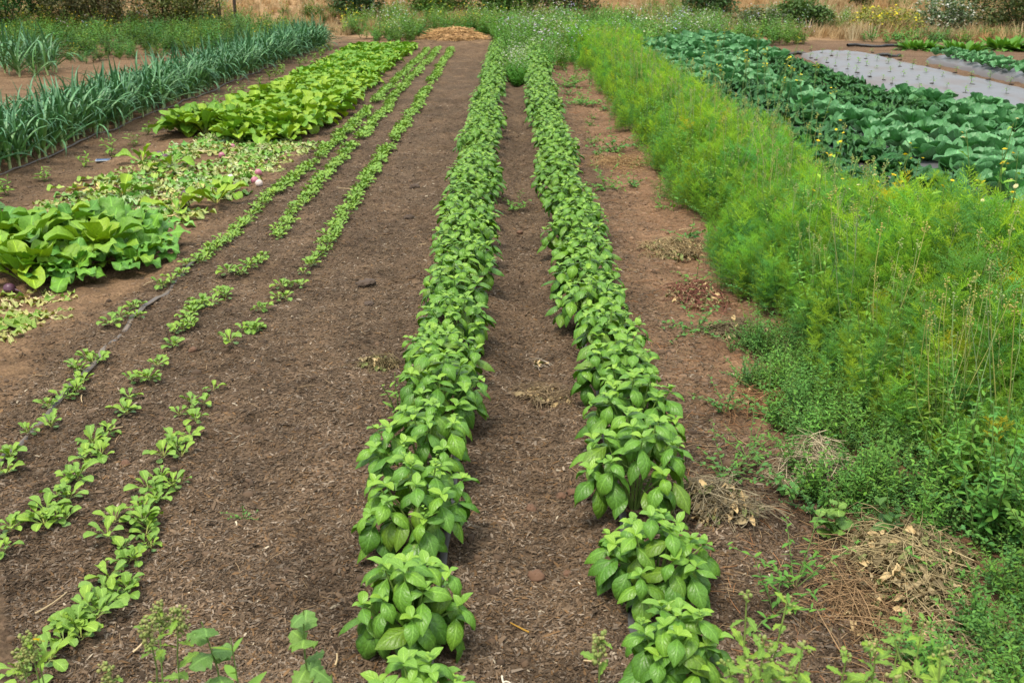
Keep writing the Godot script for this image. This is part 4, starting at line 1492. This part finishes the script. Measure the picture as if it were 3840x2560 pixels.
	shrub("shrub", on(-2.2, 29.5), 1.5, 1.0, Color(0.09, 0.17, 0.035), "lance", 0.11, 2600, "green shrub on the bank above the straw heap")
	shrub("shrub", on(-0.3, 29.2), 1.5, 1.0, Color(0.08, 0.15, 0.04), "lance", 0.11, 2600, "green shrub on the bank above the end of the basil rows")
	shrub("shrub", on(1.6, 29.5), 1.5, 1.0, Color(0.07, 0.10, 0.04), "lance", 0.11, 2200, "olive shrub on the bank behind the white wildflowers")
	shrub("shrub", on(-12.6, 26.0), 2.8, 1.6, Color(0.045, 0.11, 0.03), "lance", 0.12, 4200, "tall dark green shrub at the far left of the bank")
	shrub("shrub", on(-10.3, 25.9), 2.0, 1.4, Color(0.10, 0.10, 0.045), "lance", 0.09, 3600, "brownish half-dry shrub beside the tall dark shrub", "white_flower", 90)
	shrub("shrub", on(-8.4, 26.4), 1.9, 1.0, Color(0.10, 0.12, 0.04), "lance", 0.09, 2600, "straggly brown and green shrub left of the thin saplings", "yellow_flower", 60)
	shrub("shrub", on(5.4, 28.6), 1.3, 0.7, Color(0.07, 0.13, 0.05), "lance", 0.1, 1800, "small dark shrub on the bank behind the dill strip")
	shrub("shrub", on(7.3, 26.2), 0.95, 0.75, Color(0.06, 0.11, 0.03), "lance", 0.1, 2200, "round green shrub in dry grass beyond the cabbages")
	shrub("shrub", on(6.2, 25.8), 0.7, 0.8, Color(0.08, 0.11, 0.05), "lance", 0.08, 1600, "low grey-green shrub left of the round shrub", "lilac_flower", 60)
	shrub("shrub", on(10.5, 25.2), 1.15, 0.75, Color(0.09, 0.14, 0.07), "lance", 0.08, 1800, "shrub covered in small white flowers beyond the films", "white_flower", 900)
	shrub("shrub", on(12.4, 25.2), 1.9, 1.5, Color(0.08, 0.11, 0.04), "lance", 0.1, 4200, "big dark olive shrub at the far right")
	shrub("shrub", on(9.0, 25.0), 0.6, 0.9, Color(0.16, 0.18, 0.04), "lance", 0.07, 1500, "low mustard shrub with yellow flowers in the dry grass", "yellow_flower", 260)
	shrub("shrub", on(9.9, 30.0), 1.2, 0.35, Color(0.06, 0.11, 0.03), "lance", 0.1, 700, "narrow green shrub alone on the dry bank")
	# saplings and the post
	for k in 4:
		var x := -8.75 + k * 0.42 + rf(-0.1, 0.1)
		var o := weed("sapling", on(x, 26.6 + rf(-0.5, 0.5)), {"stems": 2, "h": rf(1.5, 1.9), "lean": 0.12, "leaves": 60, "leaf": "lance", "l0": 0.07, "l1": 0.12, "r": 0.02, "bare": 0.3, "stem": Color(0.09, 0.065, 0.045)})
		tag(o, "thin sapling with bare lower stem on the bank, %s from the left" % ordinal(k + 1), "sapling", "thin saplings on the bank")
	var post := thing("fence_post", on(-7.3, 27.6), 0.1)
	var bm := CylinderMesh.new()
	bm.top_radius = 0.04
	bm.bottom_radius = 0.045
	bm.height = 1.9
	bm.radial_segments = 10
	part(post, "shaft", bm, plain_mat(0.85, Color(0.24, 0.2, 0.17), false), Transform3D(Basis(), Vector3(0, 0.92, 0)))
	tag(post, "thin dark wooden post standing in the dry grass", "post")
	# leafy clumps at the far right, by the second film
	for i in 6:
		var x := [8.2, 8.9, 10.0, 10.6, 11.6, 12.3][i] as float
		var d := [20.9, 20.4, 21.0, 20.6, 21.2, 20.6][i] as float
		var o := thing("leafy_clump", on(x, d), 0)
		rosette(o, "lance", M.plain, 120, 0.3 + 0.05 * (i % 3), 0.1, 1.4, false, 0.22)
		tag(o, "bright green leafy clump behind the far film, %s from the left" % ordinal(i + 1), "weed", "leafy clumps behind the far film")
	# straw heap
	var st := SurfaceTool.new()
	var heap := thing("straw_heap", on(-1.35, 23.9), 0)
	for k in 520:
		var a := rf(0, TAU)
		var rr := sqrt(rng.randf())
		var p := Vector3(cos(a) * rr * 0.75, 0.26 * (1 - rr * rr) + 0.01, sin(a) * rr * 0.4)
		var az := rf(0, TAU)
		var dir := Vector3(cos(az), rf(-0.25, 0.3), sin(az)) * rf(0.1, 0.25)
		st.append_from(tube([p - dir, p + Vector3(0, 0.02, 0), p + dir - Vector3(0, 0.02, 0)], 0.008, 0.006, 3, Color(0.55, 0.35, 0.16) * rf(0.6, 1.25)), 0, Transform3D())
	part(heap, "straw", st.commit(), M.dry, Transform3D(), "stuff")
	var hb := lump(0.15, Color(0.38, 0.23, 0.11), 6, 8, 14)
	part(heap, "core", hb, M.dry, Transform3D(Basis().scaled(Vector3(0.72, 0.22, 0.4)), Vector3.ZERO))
	tag(heap, "flat heap of tan straw at the end of the seedling bed", "straw heap")

func dry_heap(at: Vector3, rx: float, rz: float, h: float, n: int, stem: Color, leafn: int, label: String, called := "dry_weed_heap") -> void:
	var o := thing(called, at, rf(0, TAU))
	var st := SurfaceTool.new()
	for k in n * 2:
		var a := rf(0, TAU)
		var rr := pow(rng.randf(), 0.7) * (1.0 + 0.35 * sin(a * 2.0 + rx * 40.0) + 0.25 * sin(a * 5.0))
		var p := Vector3(cos(a) * rr * rx, h * maxf(0.0, 1 - rr * rr) * rf(0.2, 1.0) + 0.005, sin(a) * rr * rz)
		var az := rf(0, TAU)
		var L := rf(0.05, 0.16) * (0.5 + rx)
		var dir := Vector3(cos(az), rf(-0.3, 0.3), sin(az)) * L
		var a0 := p - dir
		var b0 := p + dir
		a0.y = maxf(a0.y, 0.003)
		b0.y = maxf(b0.y, 0.003)
		st.append_from(tube(bend(a0, b0, Vector3(rf(-1, 1), rf(0, 1), rf(-1, 1)) * L * 0.45, 4), 0.0015, 0.0008, 3, stem * rf(0.4, 1.25)), 0, Transform3D())
	part(o, "dry_stems", st.commit(), M.dry, Transform3D(), "stuff")
	if leafn > 0:
		var sl := SurfaceTool.new()
		for k in leafn:
			var a := rf(0, TAU)
			var rr := sqrt(rng.randf())
			var p := Vector3(cos(a) * rr * rx, h * (1 - rr * rr) * rf(0.3, 1.1) + 0.006, sin(a) * rr * rz)
			sl.append_from(pick("dead_leaf"), 0, lx(p, rf(0, TAU), rf(-0.3, 0.7), rf(-1, 1), rf(0.02, 0.05)))
		part(o, "withered_leaves", sl.commit(), M.dry, Transform3D(), "stuff")
	tag(o, label, "dry weeds")

func sprawl(called: String, at: Vector3, r: float, kind: String, l0: float, l1: float, n: int, label: String, apart := true, stem := Color(0.18, 0.24, 0.08)) -> void:
	var o := weed(called, at, {"stems": n, "h": r, "lean": 1.35, "leaves": int(r * 55), "leaf": kind, "l0": l0, "l1": l1, "apart": apart, "stem": stem, "r": 0.0022})
	tag(o, label, "weed")

func build_path_weeds() -> void:
	dry_heap(on(0.62, 2.72), 0.10, 0.14, 0.08, 170, Color(0.30, 0.25, 0.16), 300, "grey heap of dried weed stems beside the right basil row")
	dry_heap(on(1.02, 2.98), 0.13, 0.10, 0.13, 170, Color(0.5, 0.42, 0.27), 60, "pulled weed with pale dry roots at the edge of the dill")
	dry_heap(on(1.16, 2.46), 0.24, 0.17, 0.08, 250, Color(0.40, 0.32, 0.17), 700, "wide heap of straw-coloured dried weeds at near right")
	dry_heap(on(0.93, 2.24), 0.3, 0.18, 0.02, 170, Color(0.31, 0.2, 0.105), 160, "thin litter of brown dry stems before the straw-coloured heap")
	dry_heap(on(1.12, 1.98), 0.25, 0.14, 0.03, 160, Color(0.45, 0.35, 0.2), 130, "layer of pale dead leaves at the bottom right")
	dry_heap(on(0.95, 4.9), 0.2, 0.16, 0.05, 110, Color(0.26, 0.11, 0.08), 300, "wilted pulled weeds with red stems on the right path")
	dry_heap(on(0.98, 5.85), 0.2, 0.2, 0.05, 160, Color(0.4, 0.3, 0.16), 280, "wilted pulled weeds on the right path behind the red-stemmed ones")
	dry_heap(on(1.05, 4.35), 0.17, 0.12, 0.05, 120, Color(0.25, 0.2, 0.12), 160, "dark wilted weeds beside the leafy purslane")
	dry_heap(on(-0.56, 3.92), 0.07, 0.06, 0.035, 40, Color(0.2, 0.16, 0.08), 90, "small withered clump left of the left basil row", "withered_clump")
	dry_heap(on(0.14, 3.6), 0.12, 0.06, 0.02, 60, Color(0.3, 0.22, 0.13), 70, "brown dead leaves on the path between the basil rows")
	dry_heap(on(0.115, 3.95), 0.04, 0.03, 0.02, 4, Color(0.55, 0.47, 0.36), 6, "small bleached dead plant on the path between the basil rows", "withered_clump")
	dry_heap(on(0.95, 8.6), 0.3, 0.3, 0.03, 200, Color(0.42, 0.27, 0.13), 60, "patch of dry straw on the far part of the right path")
	dry_heap(on(1.05, 3.6), 0.25, 0.15, 0.02, 120, Color(0.36, 0.2, 0.1), 20, "thin dry stems on the bare soil at the dill's edge")
	sprawl("purslane", on(0.86, 4.38), 0.24, "oval", 0.018, 0.03, 11, "bushy green purslane beside the right basil row")
	sprawl("purslane", on(0.82, 3.5), 0.22, "oval", 0.012, 0.024, 8, "small purslane mat at the foot of the right basil row")
	sprawl("purslane", on(0.98, 3.45), 0.24, "oval", 0.012, 0.024, 9, "spreading purslane mat touching the edge of the dill")
	sprawl("knotweed", on(1.05, 3.15), 0.3, "lance", 0.018, 0.035, 10, "knotweed with thin runners spreading out from the dill")
	sprawl("knotweed", on(0.82, 3.08), 0.22, "lance", 0.018, 0.03, 8, "knotweed creeping towards the right basil row")
	sprawl("knotweed", on(0.72, 2.95), 0.22, "oval", 0.014, 0.028, 8, "low green weed close to the right basil row")
	sprawl("knotweed", on(0.92, 2.86), 0.26, "oval", 0.016, 0.03, 10, "dense low green weed before the pulled dry weed")
	sprawl("knotweed", on(0.78, 2.33), 0.24, "lance", 0.02, 0.04, 7, "trailing knotweed on the dry stems at near right")
	sprawl("knotweed", on(0.70, 2.22), 0.18, "lance", 0.02, 0.04, 5, "small trailing knotweed by the second right basil plant")
	sprawl("knotweed", on(1.22, 2.36), 0.24, "lance", 0.02, 0.035, 8, "knotweed growing up through the straw-coloured heap")
	sprawl("knotweed", on(1.12, 3.85), 0.2, "lance", 0.015, 0.03, 7, "little knotweed at the edge of the bare soil")
	sprawl("green_weed", on(0.73, 7.6), 0.28, "lance", 0.03, 0.06, 9, "green weed right of the right basil row in mid distance", false)
	sprawl("green_weed", on(0.03, 6.9), 0.16, "lance", 0.03, 0.06, 6, "pale weed in the path against the right basil row", false)
	sprawl("green_weed", on(0.95, 9.3), 0.3, "oval", 0.03, 0.05, 9, "flat green weed at the far part of the right path", false)
	sprawl("green_weed", on(0.9, 12.5), 0.4, "lance", 0.04, 0.07, 12, "larger green weed where the right path narrows", false)
	sprawl("green_weed", on(0.85, 14.5), 0.45, "lance", 0.04, 0.08, 14, "green weed closing the right path", false)
	sprawl("grey_weed", on(-0.84, 2.72), 0.075, "oval", 0.008, 0.014, 6, "tiny grey-green weed on the mulch before the left basil row")
	for k in 12:
		var d := 5.3 + k * 0.75 + rf(-0.25, 0.25)
		sprawl("path_weed", on(rf(0.72, 1.12), d), rf(0.09, 0.2), "lance" if k % 2 == 0 else "oval", 0.02, 0.045, 6, "small weed on the bare right path, %s from the near end of the path weeds" % ordinal(k + 1), false)
	var up := weed("young_weed", on(1.13, 6.85), {"stems": 1, "h": 0.14, "lean": 0.1, "leaves": 12, "leaf": "lance", "l0": 0.04, "l1": 0.06, "apart": true})
	tag(up, "single upright young weed on the bare right path", "weed")
	var la := weed("young_weed", on(-0.42, 3.35), {"stems": 3, "h": 0.2, "lean": 0.6, "leaves": 8, "leaf": "lance_pale", "l0": 0.03, "l1": 0.055, "apart": true})
	tag(la, "narrow-leaved weed leaning out of the left basil row", "weed")
	var am := [[0.98, 2.62, 0.13], [1.13, 2.6, 0.15]]
	for i in 2:
		var o := weed("broad_weed", on(am[i][0], am[i][1]), {"stems": 2, "h": am[i][2], "lean": 0.5, "leaves": 7, "leaf": "oval" if i == 1 else "mallow", "l0": 0.035, "l1": 0.06, "apart": true, "mat": M.broad})
		tag(o, ["young mallow with scalloped leaves behind the dry heap", "round-leaved grey-green weed behind the dry heap"][i], "weed")

func build_foreground() -> void:
	# tall weeds that stand just before the camera and reach into the bottom of the view
	var gf := [[-0.70, 1.57, 0.45, "left of the mallow at the bottom"], [-0.92, 1.54, 0.40, "in the bottom left corner"], [0.165, 1.52, 0.42, "between the two basil rows at the bottom"]]
	for g in gf:
		var o := weed("goosefoot", on(g[0], g[1]), {"stems": 4 if g[0] < 0 else 2, "h": g[2], "lean": 0.25, "leaves": 13, "leaf": "toothed", "l0": 0.03, "l1": 0.085, "apart": true, "mat": M.broad, "flower": "bud", "flowers": 75, "fs": 0.0036, "fr": 0.013, "fl": 4.0, "r": 0.003})
		tag(o, "goosefoot with clustered green seed heads %s" % g[3], "weed", "tall weeds at the front edge")
	var ml := [[-0.585, 1.6, 0.41, 6, "left of the pale lance-shaped weed"], [-0.405, 1.62, 0.40, 6, "alone at the bottom before the left basil row"], [-0.33, 1.5, 0.35, 3, "at the very bottom before the left basil row"]]
	for g in ml:
		var o := weed("mallow", on(g[0], g[1]), {"stems": 1, "h": g[2], "lean": 0.1, "leaves": g[3] + 1, "leaf": "mallow", "l0": 0.045, "l1": 0.07, "apart": true, "mat": M.broad, "bare": 0.6, "r": 0.003})
		tag(o, "mallow weed with round scalloped leaves %s" % g[4], "weed", "tall weeds at the front edge")
	var lw := weed("lance_weed", on(-0.49, 1.5), {"stems": 2, "h": 0.47, "lean": 0.15, "leaves": 14, "leaf": "lance_pale", "l0": 0.04, "l1": 0.14, "apart": true})
	tag(lw, "upright weed with lance-shaped leaves between two mallows", "weed", "tall weeds at the front edge")
	var th := weed("sow_thistle", on(-0.93, 1.6), {"stems": 1, "h": 0.36, "lean": 0.05, "leaves": 5, "leaf": "toothed", "l0": 0.03, "l1": 0.07, "flower": "yellow_head", "flowers": 1, "fs": 0.016, "fr": 0.004, "apart": true, "flower_parts": true})
	tag(th, "sow thistle with one yellow flower in the bottom left corner", "weed")
	var br := [[0.47, 1.58, 0.47], [0.53, 1.53, 0.43], [0.74, 1.55, 0.47], [0.80, 1.5, 0.45], [0.64, 1.5, 0.40]]
	var wh := ["nearest the right basil row", "second from the right basil row", "rising over the pale dead leaves", "farthest from the basil row", "short, between two taller ones"]
	for i in br.size():
		var g: Array = br[i]
		var o := weed("mustard_weed", on(g[0], g[1]), {"stems": 5, "h": g[2], "lean": 0.24, "leaves": 20, "leaf": "toothed", "l0": 0.03, "l1": 0.10, "apart": true, "mat": M.broad, "flower": "bud", "flowers": 6, "fs": 0.004, "fr": 0.012, "r": 0.003, "stem": Color(0.24, 0.34, 0.08)})
		tag(o, "yellow-green toothed weed at the bottom right, %s" % wh[i], "weed", "tall weeds at the front edge")
	for i in 3:
		var o := thing("arugula_seedling", on([-1.16, -1.2, -1.1][i], [1.78, 1.86, 1.82][i]), rf(0, TAU))
		arugula(o, 6, 0.07, true)
		tag(o, "arugula seedling behind the yellow-flowered thistle, %s" % ["lowest", "leftmost", "rightmost"][i], "arugula", "arugula seedlings in three rows")

func build_litter() -> void:
	# straws and twigs lying on the mulch
	var tw := [[-1.22, 2.22, 0.10, "straw lying left of the arugula row at bottom left"], [-1.71, 3.62, 0.09, "pale twig beside the drip hose"], [-0.93, 2.05, 0.045, "short straw right of the near arugula row"], [-0.31, 2.35, 0.05, "short straw beside the second left basil plant"], [0.17, 1.93, 0.07, "flat pale straw at the bottom of the middle path"], [-0.02, 1.97, 0.05, "white forked root on the middle path"], [0.02, 2.18, 0.06, "thin yellow root on the middle path"], [-1.27, 7.5, 0.12, "straw beside the right arugula row in mid distance"], [-0.43, 2.0, 0.04, "short straw on the mulch before the left basil row"], [0.2, 2.0, 0.05, "bent straw near the front of the middle path"], [-1.95, 5.1, 0.1, "long straw on the mulch by the radish clump"], [-0.55, 5.9, 0.05, "small straw left of the left basil row"], [1.15, 6.3, 0.15, "dry stalk on the bare right path"], [1.02, 5.2, 0.14, "dry stem on the right path near the wilted weeds"], [0.62, 2.05, 0.07, "straw right of the front right basil plant"], [-1.45, 3.3, 0.045, "short straw between two seedling rows"]]
	for t in tw:
		var az := rf(0, TAU)
		var d: Vector3 = Vector3(cos(az), 0, sin(az)) * t[2] * 0.5
		var c := Color(0.5, 0.38, 0.22) * rf(0.8, 1.2)
		if (t[3] as String).begins_with("white"): c = Color(0.66, 0.6, 0.48)
		if (t[3] as String).begins_with("thin yellow"): c = Color(0.35, 0.2, 0.04)
		var st := SurfaceTool.new()
		st.append_from(tube(bend(-d + Vector3(0, 0.004, 0), d + Vector3(0, 0.008, 0), Vector3(rf(-1, 1), 0.3, rf(-1, 1)) * t[2] * 0.08), 0.003, 0.0018, 5, c), 0, Transform3D())
		if (t[3] as String).contains("forked"): st.append_from(tube(bend(Vector3(0, 0.006, 0), d.rotated(Vector3.UP, 0.9) + Vector3(0, 0.005, 0), Vector3(0, 0.006, 0)), 0.003, 0.0012, 5, c), 0, Transform3D())
		tag(solo("straw", st.commit(), M.dry, on(t[0], t[1], 0.006)), t[3], "straw")
	# clods of earth
	var cl := [[-0.77, 5.05, 0.055, "flat dark clod of earth on the bare mulch left of the basil"], [-0.72, 4.75, 0.03, "small dark clod before the flat dark clod"], [0.07, 2.42, 0.026, "round reddish clod on the middle path"], [0.16, 2.42, 0.016, "smaller round clod right of the reddish one"], [0.06, 2.78, 0.022, "crumbly clod on the middle path by the third basil plants"], [0.2, 2.85, 0.025, "clod against the right basil row"], [0.16, 2.83, 0.02, "clod left of the one against the right basil row"], [-0.7, 6.6, 0.035, "dark clod left of the left basil row in mid distance"], [-0.75, 7.6, 0.04, "dark clod farther up the bare mulch strip"], [-1.33, 3.05, 0.02, "small clod between the middle and right seedling rows"], [-1.42, 4.12, 0.022, "reddish clod beside the middle seedling row"], [-0.5, 6.0, 0.02, "little clod close to the left basil row"], [0.05, 6.3, 0.025, "clod on the middle path in mid distance"]]
	for c in cl:
		var col := Color(0.14, 0.078, 0.045) if not (c[3] as String).contains("dark") else Color(0.075, 0.052, 0.036)
		var o := solo("earth_clod", lump(0.55, col, rng.randi() % 999, 11, 15), M.clod, on(c[0], c[1], c[2] * 0.2), rf(0, TAU))
		c[2] = c[2] * 0.8
		o.scale = Vector3(c[2] * rf(1.0, 1.3), c[2] * (0.4 if (c[3] as String).contains("flat") else 0.75), c[2])
		tag(o, c[3], "clod")
	# straw bits mixed into the mulch and the right path
	var bit := tube([Vector3(0, 0, -0.5), Vector3(0.04, 0.03, 0), Vector3(0, 0, 0.5)], 0.022, 0.016, 4, Color.WHITE)
	var xs := []
	var cs := []
	for k in 7500:
		var d := 1.7 * pow(20.0 / 1.7, rng.randf())
		var right := rng.randf() < 0.5
		var x := rf(0.55, 1.35) if right else rf(-2.2, 0.6)
		if x < -0.56 * d or x > 0.56 * d: continue
		if not right and rng.randf() < 0.7: continue
		var s := rf(0.02, 0.06) * (1 + d * 0.06)
		xs.append(Transform3D(Basis(Vector3.UP, rf(0, TAU)) * Basis(Vector3.RIGHT, rf(-0.15, 0.15)) * Basis.from_scale(Vector3(s * 0.9, s * 0.9, s)), on(x, d, 0.004)))
		var c := Color(0.3, 0.21, 0.12) * rf(0.4, 1.3)
		if right and rng.randf() < 0.4: c = Color(0.3, 0.15, 0.07) * rf(0.7, 1.2)
		c.a = 1
		cs.append(c)
	scatter("straw_litter", bit, M.dry, xs, cs, "thin bits of straw and dry stems over the mulch and paths")
